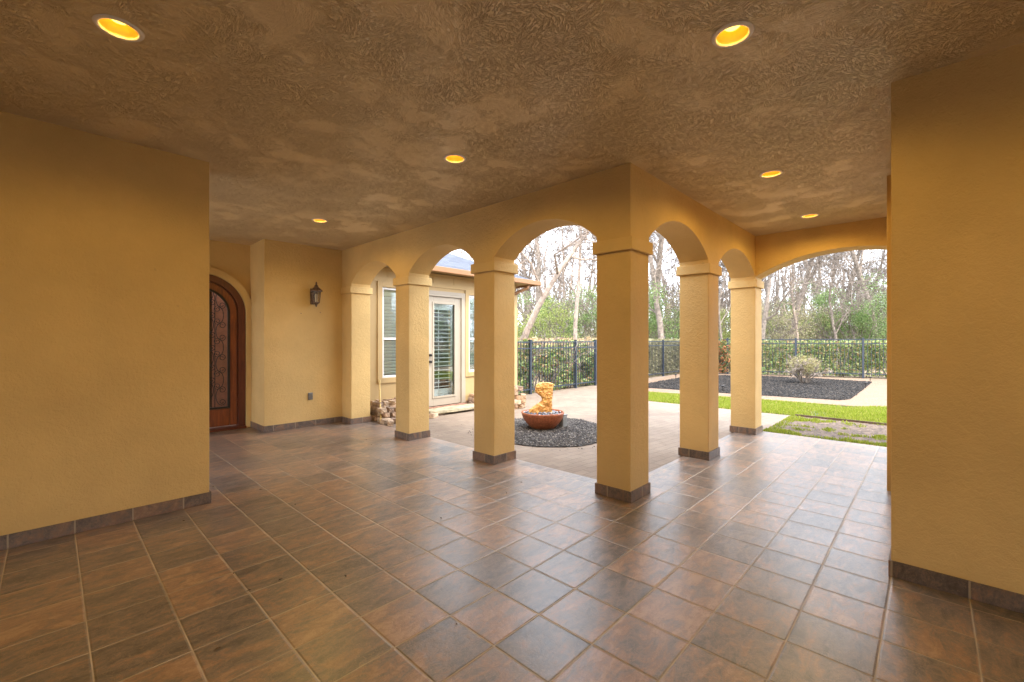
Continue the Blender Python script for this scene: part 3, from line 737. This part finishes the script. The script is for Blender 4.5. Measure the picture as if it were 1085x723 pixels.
# hip roof
EX, EY, EZ, PT = 4.93, 5.25, 2.93, .45
run = 3.2
def rf(x, y, z): return (wl(x), y - YW, z)
rm = MB(); th = .02
A = rf(.37, EY, EZ); B = rf(EX, EY, EZ); Cc = rf(EX - run, EY + run, EZ + PT * run); D = rf(.37, EY + run, EZ + PT * run); E_ = rf(EX, EY + 2 * run, EZ); F_ = rf(.37, EY + 2 * run, EZ)
rm.add([A, B, Cc, D], [(0, 1, 2, 3)]); rm.add([B, E_, Cc], [(0, 1, 2)]); rm.add([D, Cc, E_, F_], [(0, 1, 2, 3)])
ro = rm.build('roof', M['shingle'], wing, fixn=False)
uv = ro.data.uv_layers.new(name='UVMap')
for lp in ro.data.loops:
    v = ro.data.vertices[lp.vertex_index].co
    uv.data[lp.index].uv = ((v.x, (v.y) * 1.1) if lp.index < 4 or lp.index > 6 else (v.y, v.x * 1.1))
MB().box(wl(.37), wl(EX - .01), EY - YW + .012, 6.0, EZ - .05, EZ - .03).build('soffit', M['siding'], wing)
gt = MB(); gt.box(wl(.36), wl(EX), EY - YW - .06, EY - YW + .01, EZ - .10, EZ + .012); gt.box(wl(EX) - .005, wl(EX) + .065, EY - YW - .06, 6.0, EZ - .10, EZ + .012)
gt.build('gutter', M['fascia'], wing, bevel=.012)
sp = MB(); sp.tube([(wl(4.62), -.36, EZ - .11), (wl(4.60), -.34, EZ - .18), (wl(4.5), -.14, EZ - .27), (wl(4.36), -.05, EZ - .36), (wl(4.28), -.05, EZ - .40), (wl(4.28), -.05, .1)], .04, 10); sp.build('downspout', M['fascia'], wing, smooth=True)

# ---------------------------------------------------------------- masonry piles, slab, cane
def lumpy(sx, sy, sz, seed, sub=3, amt=.12):
    import bmesh
    bm = bmesh.new(); bmesh.ops.create_cube(bm, size=1); bmesh.ops.subdivide_edges(bm, edges=bm.edges, cuts=sub, use_grid_fill=True)
    for v in bm.verts:
        c = v.co.copy(); l = max(abs(c.x), abs(c.y), abs(c.z)); rr = c.length
        c = c * (1 - .10 * max(0, rr - .55) / .32)
        n = mn.noise(Vector((c.x * 3 + seed, c.y * 3, c.z * 3))) * amt
        c = c * (1 + n); v.co = Vector((c.x * sx, c.y * sy, c.z * sz))
    me = bpy.data.meshes.new('brick'); bm.to_mesh(me); bm.free(); return me
bm_ = [lumpy(.20, .10, .085, i * 7.3) for i in range(5)]
for i, me in enumerate(bm_): me.materials.append(M[('brick', 'brick2', 'brick3', 'brick2', 'brick')[i]])
def brick(x, y, z, rz, label, group, s=1, i=None):
    o = bpy.data.objects.new('loose_brick', bm_[random.randrange(5) if i is None else i]); COL.objects.link(o)
    o.location = (x, y, z); o.rotation_euler = (random.uniform(-.12, .12), random.uniform(-.12, .12), rz); o.scale = (s, s, s)
    tag(o, label, 'brick', group)
G1 = 'tumbled bricks heaped under the window'
for lay in range(4):
    z = .035 + lay * .083
    for r_ in range(3):
        for c in range(6 - (lay > 1)):
            x = .50 + c * .135 + random.uniform(-.015, .015) + (.05 if lay % 2 else 0); y = 5.53 - r_ * .2 - (0 if lay < 3 else -.02) + random.uniform(-.02, .02)
            if r_ == 2 and lay > 2: continue
            if r_ == 0 and lay < 3 and c > 0: continue
            brick(x, y, z, PI / 2 + random.uniform(-.3, .3), 'one of the tumbled tan bricks heaped under the left window behind the arcade', G1)
for x, y in ((.48, 4.97), (.62, 4.88), (.45, 4.78)):
    brick(x, y, .035, random.uniform(0, 3), 'one of the bricks fallen in front of the heap under the left window', 'bricks fallen off the heap')
G2 = 'tumbled bricks stacked right of the beige door'
for lay in range(3):
    for c in range(3 - lay // 2):
        for r_ in range(2):
            brick(2.93 + c * .15 + lay * .03, 5.5 - r_ * .16, .035 + lay * .083, PI / 2 + random.uniform(-.4, .4), 'one of the tumbled bricks stacked just right of the beige door', G2)
brick(1.42, 4.86, .03, .4, 'lone stone lying at the left end of the doorstep slab', None, 1.0)
G3 = 'rough stones piled left of the fountain bowl'
for lay in range(5):
    for c in range(3 if lay < 3 else 2):
        brick(3.12 + c * .17 - .05 * (lay % 2) + lay * .02, 4.48 + random.uniform(-.05, .05), .04 + lay * .095, random.uniform(0, 3), 'one of the rough stones stacked on the paving left of the fountain bowl', G3, 1.1)
st = empty('doorstep_slab', (2.1, 5.1, 0), 'flat weathered stone slab lying as a step at the beige door', 'step')
sme = lumpy(1.28, .42, .06, 3.1, 4, .08); sme.name = 'slab'; sme.materials.append(M['slab']); o = bpy.data.objects.new('slab', sme); COL.objects.link(o); o.parent = st; o.location = (0, 0, .055); o.rotation_euler = (0, 0, -.03)
for x in (-.45, .42):
    sm2 = lumpy(.2, .3, .05, x, 2); sm2.materials.append(M['brick3']); o = bpy.data.objects.new('support_brick', sm2); COL.objects.link(o); o.parent = st; o.location = (x, 0, .012)
cn = MB(); pts = [Vector((.415, 5.03, -.01)).lerp(Vector((.70, 5.58, .70)), i / 12) for i in range(13)]
cn.tube(pts, [.016 if i % 3 else .019 for i in range(13)], 8)
tag(cn.build('bamboo_cane', M['bamboo'], smooth=True), 'bamboo cane leaning against the window sill over the brick heap', 'cane')

# ---------------------------------------------------------------- fountain
fx, fy = 2.06, 2.72
ft = empty('fountain_bowl', (fx, fy, 0), 'wide terracotta bowl fountain on the dark gravel circle', 'fountain')
MB().lathe([(.02, .0), (.17, .0), (.19, .01), (.26, .07), (.325, .16), (.352, .235), (.358, .262), (.35, .272), (.335, .268), (.33, .25), (.30, .18), (.02, .17)], 56).build('bowl', M['terracotta'], ft, smooth=True)
pb = MB()
for i in range(240):
    a = random.uniform(0, 2 * PI); r = .325 * math.sqrt(random.random()); s = random.uniform(.012, .024); n0 = 5
    z = .235 + .03 * (1 - r / .33) + random.uniform(0, .012)
    prof = [(.001, -s * .7), (s * .8, -s * .35), (s, 0), (s * .8, s * .4), (.001, s * .7)]
    pb.lathe(prof, 7, (r * math.cos(a), r * math.sin(a), z))
pb.build('pebbles', M['pebble'], ft, smooth=True)
# sculpture: an S shaped slab of rough golden glass rock, facing the porch
ol = [(212, 352), (240, 325), (272, 305), (284, 290), (280, 268), (262, 252), (244, 236), (240, 205), (250, 182), (278, 172), (310, 168), (335, 172), (352, 178), (356, 205), (350, 240), (350, 280), (345, 310), (348, 345), (345, 375), (200, 375)]
import bmesh
bm = bmesh.new()
P2 = [((x - 290) / 6.57 * .0158, (375 - y) / 6.57 * .0158) for x, y in ol]
def seg_pts(P, n=3):
    out = []
    for i in range(len(P)):
        a, b = P[i], P[(i + 1) % len(P)]
        for k in range(n): out.append((a[0] + (b[0] - a[0]) * k / n, a[1] + (b[1] - a[1]) * k / n))
    return out
P2 = seg_pts(P2)
cxm = sum(p[0] for p in P2) / len(P2)
rings = [(-.05, .84), (-.068, .93), (-.03, 1), (.03, 1), (.068, .93), (.05, .84)]
# section by horizontal slices so the curved outline keeps its neck
zs = [i * .018 for i in range(int(.492 / .018) + 1)]
def span(z):
    xs = []
    for i in range(len(P2)):
        a, b = P2[i], P2[(i + 1) % len(P2)]
        if (a[1] > z) != (b[1] > z): xs.append(a[0] + (b[0] - a[0]) * (z - a[1]) / (b[1] - a[1]))
    return (min(xs), max(xs)) if xs else None
vr = []
sm = MB(); ns = 22
for z in zs:
    s_ = span(z + .001)
    if not s_: continue
    c, w_ = (s_[0] + s_[1]) / 2, (s_[1] - s_[0]) / 2
    for a in range(ns):
        t = 2 * PI * a / ns; cx_ = math.copysign(abs(math.cos(t)) ** .7, math.cos(t)); sy_ = math.copysign(abs(math.sin(t)) ** .7, math.sin(t))
        nz = 1 + .10 * mn.noise(Vector((cx_ * 2.2 + z * 9, sy_ * 2.2, z * 14))) + .08 * mn.noise(Vector((cx_ * 7, sy_ * 7 + z * 30, 2)))
        sm.v.append((c + w_ * cx_ * nz, .075 * sy_ * nz, z + .006 * mn.noise(Vector((a, z * 40, 1)))))
nr = len(sm.v) // ns
for i in range(nr - 1):
    for a in range(ns):
        b = (a + 1) % ns; sm.f.append((i * ns + a, i * ns + b, (i + 1) * ns + b, (i + 1) * ns + a))
sm.f.append(tuple((nr - 1) * ns + a for a in range(ns))); sm.f.append(tuple(range(ns))[::-1])
so = sm.build('stone_sculpture', M['rock'])
so.location = (fx, fy, .25); so.scale = (1.12, 1, 1.03); so.rotation_euler = (0, 0, ANG - PI / 2)
tag(so, 'golden rough glassy rock sculpture rising from the terracotta bowl', 'sculpture')
pbx = empty('pump_box', (fx + .30, fy - .19, 0), 'small grey box half hidden behind the right side of the terracotta bowl', 'pump box')
MB().box(-.06, .06, -.05, .05, .0, .19).build('housing', M['greymetal'], pbx, bevel=.012)
MB().box(-.066, .066, -.056, .056, .191, .21).build('lid', M['greymetal'], pbx, bevel=.006)

# ---------------------------------------------------------------- fences
def fence(A, B, height, posts, label, z0=.0):
    A, B = Vector(A), Vector(B); L = (B - A).length; d = (B - A) / L
    f = empty('picket_fence', (A.x, A.y, z0), label, 'fence', rz=math.atan2(d.y, d.x))
    rl = MB()
    for z in (height - .02, height - .19, .12): rl.box(0, L, -.017, .017, z - .017, z + .017)
    rl.build('rail', M['fence'], f)
    pk = MB(); n = int(L / .125)
    for i in range(n + 1): pk.box(i * .125 - .0075, i * .125 + .0075, -.0075, .0075, .04, height - .037 if False else height + .0)
    o = pk.build('pickets', M['fence'], f); o['kind'] = 'stuff' if n > 100 else 'part'
    if n <= 100: del o['kind']
    for p in posts:
        q = MB(); q.box(p - .033, p + .033, -.033, .033, -.1, height + .02); q.box(p - .04, p + .04, -.04, .04, height + .0205, height + .045); q.build('post', M['fence'], f)
    return f
fence((4.62, 5.9), (16.2, 5.9), 1.42, [0.03, .76, 2.86, 3.95, 6.3, 8.93, 11.55], 'black metal picket fence behind the fountain bowl, running back from the house')
fence((16.2, 5.9), (20.6, -5.4), 1.50, [.02, 1.55, 4.08, 6.35, 8.7, 11.0], 'black metal picket fence in front of the dense clipped hedge')

# ---------------------------------------------------------------- vegetation
def leaves(n, sampler, size, mb=None, flat=.5):
    mb = mb or MB()
    for _ in range(n):
        c = sampler()
        if c is None: continue
        s = size * random.uniform(.6, 1.35)
        a = Vector((random.gauss(0, 1), random.gauss(0, 1), random.gauss(0, .7))).normalized()
        b = a.cross(Vector((random.gauss(0, 1), random.gauss(0, 1), random.gauss(0, 1)))).normalized() * flat
        mb.add([c - a * s * .5, c + b * s * .38, c + a * s * .55, c - b * s * .38], [(0, 1, 2, 3)])
    return mb
def curvy(p, d, L, r0, r1, n=6, wob=.18, lift=.0):
    pts = [p.copy()]; dd = d.normalized(); rad = [r0]
    for i in range(n):
        dd = (dd + Vector((random.gauss(0, wob), random.gauss(0, wob), random.gauss(0, wob) + lift))).normalized()
        p = p + dd * (L / n); pts.append(p.copy()); rad.append(r0 + (r1 - r0) * (i + 1) / n)
    return pts, rad, dd
def branchset(mb, pts, rad, depth, L, nb, start=.3, spread=1.0, wob=.22, tmb=None):
    for k in range(nb):
        t = start + (1 - start) * (k + random.random()) / nb; i = min(int(t * (len(pts) - 1)), len(pts) - 2); f_ = t * (len(pts) - 1) - i
        p = pts[i].lerp(pts[i + 1], f_); ax = (pts[i + 1] - pts[i]).normalized(); r = (rad[i] * (1 - f_) + rad[i + 1] * f_)
        side = ax.orthogonal().normalized(); side = Matrix.Rotation(random.uniform(0, 2 * PI), 3, ax) @ side
        d = (ax * random.uniform(.45, 1.0) + side * spread * random.uniform(.7, 1.2) + Vector((0, 0, .12))).normalized()
        l = L * random.uniform(.6, 1.15) * (1 - .35 * t)
        rr = max(.0095, r * random.uniform(.38, .58))
        q, rd, _ = curvy(p, d, l, rr, max(.005, rr * .35), 6 if depth > 1 else 4, wob, .03)
        (mb if depth > 1 else (tmb or mb)).tube(q, rd, 6 if depth > 2 else (4 if depth > 1 else 3), cap=False)
        if depth > 1: branchset(mb, q, rd, depth - 1, l * .60, (6 if depth > 2 else 7), .2, spread * 1.0, wob * 1.05, tmb)
def bare_tree(h, r, lean=(0, 0), first=.4, nb=8, spread=1.0, wob=.10, depth=4, L=None):
    tr_ = MB(); br = MB(); tw = MB()
    d = Vector((lean[0], lean[1], 1))
    pts, rad, _ = curvy(Vector((0, 0, -.1)), d, h, r, r * .22, 12, wob, .02)
    tr_.tube(pts, rad, 10)
    branchset(br, pts, rad, depth, L or h * .42, nb + 1, first, spread, .31, tw)
    return tr_, br, tw
protos = {}
def proto(key, bark, **kw):
    t, b, w_ = bare_tree(**kw)
    r = empty('bare_tree', (0, 0, 0), 'x', 'tree')
    t.build('trunk', M[bark], r, smooth=True, fixn=False); b.build('limbs', M[bark], r, fixn=False); w_.build('twigs', M['twig'], r, fixn=False)
    protos[key] = r; return r
random.seed(21)
proto('oak', 'bark', h=9.5, r=.16, first=.28, nb=7, spread=1.1, wob=.13, L=4.4)
proto('lean', 'palebark', h=8.5, r=.13, lean=(.28, 0), first=.33, nb=7, spread=1.1, wob=.08, L=4.2)
proto('slim', 'palebark', h=9, r=.085, first=.32, nb=7, spread=1.0, wob=.04, L=3.6)
proto('tall', 'bark', h=13, r=.17, first=.30, nb=7, spread=1.0, wob=.05, L=4.2)
proto('young', 'bark', h=6.5, r=.07, first=.2, nb=7, spread=.9, wob=.1, L=2.8)
used = set()
def put(key, px, Z, s, rz, label, group=None, flip=1):
    x, y = bearing(px, Z)
    r = protos[key] if key not in used else copy_tree(protos[key])
    used.add(key); r.location = (x, y, -.07); r.rotation_euler = (0, 0, rz); r.scale = (s, s, s * random.uniform(.94, 1.06))
    r['label'] = label; r['category'] = 'tree'
    if group: r['group'] = group
    elif 'group' in r: del r['group']
    return r
rr = math.radians
# orientation of the leaning tree: it leans to the right as seen from the porch
put('lean', 540, 14.5, 1.0, ANG - PI / 2, 'pale leaning bare tree beside the house eave above the fountain bowl')
put('slim', 610, 15, 1.0, .6, 'slim straight pinkish bare tree behind the fence right of the fountain bowl')
put('oak', 575, 22, 1.1, 2.2, 'crooked spreading bare oak behind the leaning tree')
put('oak', 708, 20, 1.0, .7, 'bare oak seen in the arch between the nearest column and its right neighbour')
put('tall', 836, 24, 1.0, 1.1, 'thick trunked bare tree standing left of centre in the wide arch')
put('slim', 845, 22, .9, 3.0, 'thin pale bare tree close beside the thick trunk in the wide arch')
put('tall', 931, 26, 1.05, 4.0, 'bare tree at the right side of the wide arch beside the right wall')
put('oak', 866, 27, 1.05, 5.0, 'crooked bare tree right of the thick trunk in the wide arch')
put('young', 766, 21, 1.2, 1.5, 'young bare tree in the gap between the two right arcade columns')
GF = 'bare trees of the wood beyond the fence'
for i, (px, Z) in enumerate([(485, 26), (508, 31), (552, 27), (590, 30), (630, 26), (655, 33), (690, 30), (722, 27), (745, 34), (780, 28), (806, 31), (822, 36), (853, 33), (878, 30), (888, 40), (900, 27), (915, 35), (945, 31), (968, 26), (990, 33), (1010, 29), (640, 21), (728, 19), (800, 20), (884, 22), (955, 21), (600, 40), (700, 41), (760, 43), (840, 45), (925, 45), (560, 44), (570, 25), (598, 23), (618, 28), (548, 36), (700, 25), (712, 36), (812, 29), (872, 36), (893, 33), (907, 31), (922, 38), (937, 36)]):
    put(random.choice(['oak', 'slim', 'tall', 'tall', 'young', 'slim']), px, Z, random.uniform(.85, 1.25), random.uniform(0, 6.28), 'one of the grey brown bare trees filling the wood beyond the fence', GF)

GB = 'bare trees across the side lawn, seen in the door glass'
for i, (x, y) in enumerate([(13, -14), (16, -17), (18.5, -13), (20, -19), (23, -16), (11, -19), (15, -22), (26, -20), (8, -17)]):
    r = copy_tree(protos[['oak', 'tall', 'slim', 'young'][i % 4]]); r.location = (x, y, -.07); r.rotation_euler = (0, 0, i * 1.3); s_ = random.uniform(.9, 1.2); r.scale = (s_, s_, s_)
    r['label'] = 'one of the bare trees across the side lawn, mirrored in the door glass'; r['category'] = 'tree'; r['group'] = GB
def blob(cx, cy, cz, rx, ry, rz_):
    """irregular leafy volume: several sub-clumps"""
    cl = [(random.gauss(0, .48), random.gauss(0, .48), random.uniform(-.8, .75), random.uniform(.20, .42)) for _ in range(26)]
    def f():
        c = random.choice(cl); d = Vector((random.gauss(0, 1), random.gauss(0, 1), random.gauss(0, 1))).normalized() * (random.random() ** .45) * c[3]
        return Vector((cx + (c[0] + d.x) * rx, cy + (c[1] + d.y) * ry, max(.05, cz + (c[2] + d.z * .8) * rz_)))
    return f
def shrub_proto(mat, n, size, rx, rz_, name='understory_shrub'):
    r = empty(name, (0, 0, 0), 'x', 'shrub')
    st_ = MB()
    for i in range(9):
        a = random.uniform(0, 6.28); q, rd, _ = curvy(Vector((.1 * math.cos(a), .1 * math.sin(a), -.05)), Vector((math.cos(a) * .5, math.sin(a) * .5, 1.3)), rz_ * 1.9, .03, .008, 7, .15)
        st_.tube(q, rd, 5, cap=False); branchset(st_, q, rd, 2, rz_ * .7, 5, .25, 1, .2)
    st_.build('stems', M['twig'], r, fixn=False)
    leaves(n, blob(0, 0, rz_ * 1.0, rx, rx, rz_), size).build('foliage', M[mat], r, fixn=False)
    return r
random.seed(5)
SP = {'y': shrub_proto('yleaf', 8500, .085, 1.8, 1.7), 'g': shrub_proto('gleaf', 9500, .085, 1.8, 2.1), 'o': shrub_proto('oleaf', 6500, .08, 1.9, 1.9)}
su = set()
def puts(key, px, Z, s, label, group=None, sz=None):
    x, y = bearing(px, Z); r = SP[key] if key not in su else copy_tree(SP[key]); su.add(key)
    r.location = (x, y, -.07); r.rotation_euler = (0, 0, random.uniform(0, 6.28)); r.scale = (s, s, sz or s); r['label'] = label; r['category'] = 'shrub'
    if group: r['group'] = group
    elif 'group' in r: del r['group']
puts('y', 578, 18.5, 1.0, 'bright yellow green shrub over the fence directly behind the fountain bowl')
puts('g', 604, 21, .95, 'darker green evergreen shrub right behind the yellow green one')
puts('y', 552, 17.5, .75, 'yellow green shrub at the foot of the leaning pale tree')
puts('g', 898, 25, 1.25, 'fresh green evergreen tree sized shrub in the right half of the wide arch')
puts('g', 918, 23, 1.0, 'broad green shrub low beside the right wall in the wide arch')
puts('o', 815, 23.5, 1.0, 'olive shrub behind the hedge at the left end of the wide arch')
puts('g', 702, 22, 1.05, 'green shrub above the fence in the first right arch')
puts('y', 765, 24.5, 1.1, 'yellow green shrub in the gap between the two right arcade columns')
GS = 'understory shrubs of the wood beyond the fence'
for i, (k_, px, Z, s) in enumerate([('o', 530, 22, 1), ('o', 565, 25, 1.2), ('g', 590, 27, 1.1), ('o', 625, 22, 1), ('o', 650, 26, 1.2), ('y', 675, 24, 1), ('o', 715, 26, 1.2), ('g', 735, 30, 1.2), ('o', 752, 26, 1), ('y', 790, 28, 1.1), ('o', 832, 26, 1.0), ('y', 850, 28, 1.1), ('o', 868, 25, 1.0), ('y', 884, 29, 1.1), ('o', 935, 27, 1.1), ('g', 955, 27, 1.2), ('o', 975, 24, 1.1), ('y', 1000, 27, 1.2), ('o', 860, 34, 1.5), ('o', 905, 36, 1.6), ('o', 800, 36, 1.5), ('o', 700, 36, 1.6), ('o', 610, 34, 1.5), ('g', 820, 32, 1.3), ('y', 925, 31, 1.2), ('g', 640, 30, 1.3)]):
    puts(k_, px, Z, s, 'one of the loose leafy shrubs filling the understory beyond the fence', GS, s * random.uniform(.8, 1.15))

for i, (x, y) in enumerate([(11, -13), (14, -16), (17, -14), (20, -16), (23, -18), (9, -16), (26, -17), (17, -19), (13, -20)]):
    r = copy_tree(SP['oygo'[i % 4]]); r.location = (x, y, -.07); r.rotation_euler = (0, 0, i * 2.1); s_ = random.uniform(1.0, 1.35); r.scale = (s_, s_, s_)
    r['label'] = 'one of the leafy shrubs across the side lawn, mirrored in the door glass'; r['category'] = 'shrub'; r['group'] = 'shrubs across the side lawn'
# far wood: one mass nobody could count
random.seed(11)
fwm = MB()
for i in range(330):
    px = random.uniform(380, 1120); Z = random.uniform(42, 75); x, y = bearing(px, Z); h = random.uniform(8, 15)
    q, rd, _ = curvy(Vector((x, y, -.1)), Vector((random.uniform(-.15, .15), random.uniform(-.15, .15), 1)), h, random.uniform(.08, .2), .03, 7, .07)
    fwm.tube(q, rd, 5, cap=False); branchset(fwm, q, rd, 2, h * .3, 7, .25, 1, .2)
tag(fwm.build('distant_woods', M['bark'], fixn=False), kind='stuff')
fl_ = MB()
for i in range(80):
    px = random.uniform(400, 1100); Z = random.uniform(38, 60); x, y = bearing(px, Z)
    leaves(330, blob(x, y, 2.0, 3, 3, random.uniform(1.4, 2.6)), .24, fl_)
tag(fl_.build('distant_brush', M['oleaf'], fixn=False), kind='stuff')

# hedge behind the back fence, and climbing growth behind the left fence
random.seed(3)
hA, hB = Vector((16.55, 5.5)), Vector((20.9, -5.6)); hd = (hB - hA).normalized(); hn = Vector((-hd.y, hd.x)) * 1
if hn.x < 0: hn = -hn
Lh = (hB - hA).length
def hs():
    t = random.random() * Lh; w_ = random.random() ** 1.6 * .75 + .1; z = random.random() * 1.5
    top = 1.42 + .09 * mn.noise(Vector((t * 1.3, 0, 0)))
    if z > top: z = top - random.random() * .25
    bulge = .09 * mn.noise(Vector((t * 1.1, z * 2, 4)))
    if mn.noise(Vector((t * 2.2, z * 2.5, 9))) > .33 and random.random() < .75: return None
    p = hA + hd * t + hn * (w_ + bulge); return Vector((p.x, p.y, z))
hg = empty('clipped_hedge', (hA.x, hA.y, 0), 'dense speckled green hedge right behind the fence under the wide arch', 'hedge')
hm = leaves(40000, hs, .10); hm.v = [(x - hA.x, y - hA.y, z) for x, y, z in hm.v]; hm.build('foliage', M['hedge'], hg, fixn=False)
stm = MB()
for i in range(70):
    t = random.random() * Lh; p = hd * t + hn * random.uniform(.25, .6); q, rd, _ = curvy(Vector((p.x, p.y, -.05)), Vector((0, 0, 1)), 1.3, .02, .006, 5, .2); stm.tube(q, rd, 5, cap=False); branchset(stm, q, rd, 1, .5, 6, .1)
stm.build('stems', M['twig'], hg, fixn=False)
def vs_(x0, x1, y0, y1, zt, gap):
    def f():
        x = random.uniform(x0, x1); y = y0 + random.random() ** 1.5 * (y1 - y0); z = random.random() * zt
        if mn.noise(Vector((x * 1.4, z * 1.9, 5))) < gap: return None
        return Vector((x, y, z))
    return f
vg = empty('fence_creeper', (4.7, 6.0, 0), 'loose broad leaved creeper growing behind the fence near the fountain bowl', 'creeper')
vm = leaves(16000, vs_(4.8, 9.6, 6.0, 6.8, 1.45, -.02), .12); vm.v = [(x - 4.7, y - 6.0, z) for x, y, z in vm.v]; vm.build('foliage', M['hedge'], vg, fixn=False)
vt = MB()
for i in range(60):
    q, rd, _ = curvy(Vector((random.uniform(.1, 5), random.uniform(.1, .8), -.05)), Vector((random.uniform(-.3, .3), 0, 1)), 1.6, .016, .005, 6, .2); vt.tube(q, rd, 5, cap=False); branchset(vt, q, rd, 1, .7, 6, .1)
vt.build('stems', M['twig'], vg, fixn=False)
vg = empty('fence_creeper', (9.7, 6.0, 0), 'olive and brown creeper behind the far fence corner seen in the first right arch', 'creeper')
vm = leaves(22000, vs_(9.8, 16.6, 6.0, 7.2, 1.5, -.25), .11); vm.v = [(x - 9.7, y - 6.0, z) for x, y, z in vm.v]; vm.build('foliage', M['oleaf'], vg, fixn=False)
rg_ = empty('red_tip_shrub', (16.7, 4.7, 0), 'orange red leaved shrub behind the fence between the two right arcade columns', 'shrub')
vm = leaves(2600, blob(0, 0, .8, .75, .75, .9), .10); vm.build('foliage', M['redhedge'], rg_, fixn=False)
vt = MB()
for i in range(8):
    q, rd, _ = curvy(Vector((random.uniform(-.2, .2), random.uniform(-.2, .2), -.05)), Vector((random.uniform(-.4, .4), random.uniform(-.4, .4), 1)), 1.4, .016, .005, 6, .2); vt.tube(q, rd, 5, cap=False)
vt.build('stems', M['twig'], rg_, fixn=False)
# dry leaf bank on top of the left fence line
def dry():
    x = random.uniform(5, 13); y = 6.7 + random.random() * 1.4; return Vector((x, y, 1.25 + .25 * random.random() + .12 * mn.noise(Vector((x * 2, y, 0)))))
dm = leaves(3500, dry, .10); tag(dm.build('dry_brush', island_mat('dry_leaf', [(0, (.30, .2, .1)), (1, (.55, .42, .25))], .8, .2), fixn=False), kind='stuff')

# round twiggy shrub in the mulch bed
bx, by = ground(852, 406)
bs_ = empty('twiggy_bush', (bx, by, 0), 'round pale twiggy bush standing alone in the black mulch bed', 'bush')
st_ = MB()
for i in range(15):
    a = random.uniform(0, 6.28); q, rd, _ = curvy(Vector((.06 * math.cos(a), .06 * math.sin(a), -.03)), Vector((math.cos(a) * .6, math.sin(a) * .6, 1)), .85, .02, .006, 6, .14); st_.tube(q, rd, 5, cap=False); branchset(st_, q, rd, 2, .36, 6, .3, 1, .2)
st_.build('stems', M['bark'], bs_, fixn=False)
def bsf():
    d = Vector((random.gauss(0, 1), random.gauss(0, 1), random.gauss(0, 1))).normalized() * (random.random() ** .5) * (.5 + .1 * mn.noise(Vector((_i(), 1, 2))))
    return Vector((d.x, d.y, .62 + d.z * .68))
def _i(): return random.random() * 9
leaves(4200, bsf, .04).build('foliage', M['bushleaf'], bs_, fixn=False)
# seedling plants in the bed and garden stake lights
pl0 = None
for i, (px, py, lab) in enumerate([(716, 401.5, 'small black path light at the left corner of the mulch bed'), (922, 404.5, 'small black path light at the back right corner of the mulch bed'), (917, 411, 'small black path light on the right edge of the mulch bed'), (766, 415, 'small black path light on the front edge of the mulch bed beside the bright column')]):
    x, y = ground(px, py)
    if pl0 is None:
        r = empty('path_light', (x, y, 0), lab, 'path light', 'stake lights around the mulch bed')
        MB().lathe([(.010, -.05), (.010, .13)], 8, caps=True).build('stake', M['iron'], r)
        MB().lathe([(.02, .13), (.045, .14), (.05, .155), (.02, .18), (.004, .185)], 14, caps=True).build('lamp_head', M['iron'], r)
        pl0 = r
    else: r = copy_tree(pl0); r.location = (x, y, 0); r['label'] = lab
x, y = ground(806, 398.6)
sd_ = empty('seedling', (x, y, 0), 'small dark upright seedling at the back of the mulch bed', 'plant')
q = MB(); q.tube([(0, 0, -.02), (.02, 0, .3)], [.01, .005], 5); q.build('stem', M['twig'], sd_)
leaves(90, lambda: Vector((random.gauss(0, .10), random.gauss(0, .10), random.uniform(.1, .4))), .07).build('foliage', M['gleaf'], sd_, fixn=False)

# ---------------------------------------------------------------- light and camera
w = bpy.data.worlds.new('World'); sc.world = w; w.use_nodes = True
k = N(w.node_tree); bg = w.node_tree.nodes['Background']
sk = k.n('ShaderNodeTexSky'); sk.sky_type = 'NISHITA'; sk.sun_disc = False
SE, SR = math.radians(50), math.radians(200)
sk.sun_elevation = SE; sk.sun_rotation = SR; sk.air_density = 1.0; sk.dust_density = 4.0; sk.ozone_density = 1
# overcast: the blue is mostly veiled by cloud
cl = k.ramp(k.noise(k.coord('Generated'), 3.0, 5, .6), [(.3, (7.4, 8.1, 9.4)), (.7, (9.8, 10.4, 11.2))])
k.l(k.mix(.8, sk.outputs['Color'], cl), bg.inputs['Color']); bg.inputs['Strength'].default_value = .10
S_ = bpy.data.lights.new('sun', 'SUN'); S_.energy = .6; S_.angle = math.radians(14); S_.color = (1, .95, .87)
so_ = bpy.data.objects.new('sun', S_); COL.objects.link(so_)
d = Vector((math.sin(SR) * math.cos(SE), math.cos(SR) * math.cos(SE), math.sin(SE)))
so_.rotation_euler = d.to_track_quat('Z', 'Y').to_euler()
c = bpy.data.cameras.new('camera'); c.sensor_width = 36; c.lens = 466.0 / 1085 * 36; c.clip_end = 900; c.clip_start = .02
c.shift_y = -(361.5 - 360.3) / 1085
co = bpy.data.objects.new('camera', c); COL.objects.link(co); co.location = CAM
co.rotation_euler = (PI / 2, 0, ANG - PI / 2); sc.camera = co
sc.view_settings.view_transform = 'Standard'; sc.view_settings.look = 'None'; sc.view_settings.gamma = 1; sc.view_settings.use_curve_mapping = False
sc.view_settings.exposure = 2.95
sc.cycles.max_bounces = 10; sc.cycles.diffuse_bounces = 7; sc.cycles.glossy_bounces = 4; sc.cycles.transparent_max_bounces = 10
sc.cycles.sample_clamp_indirect = 8
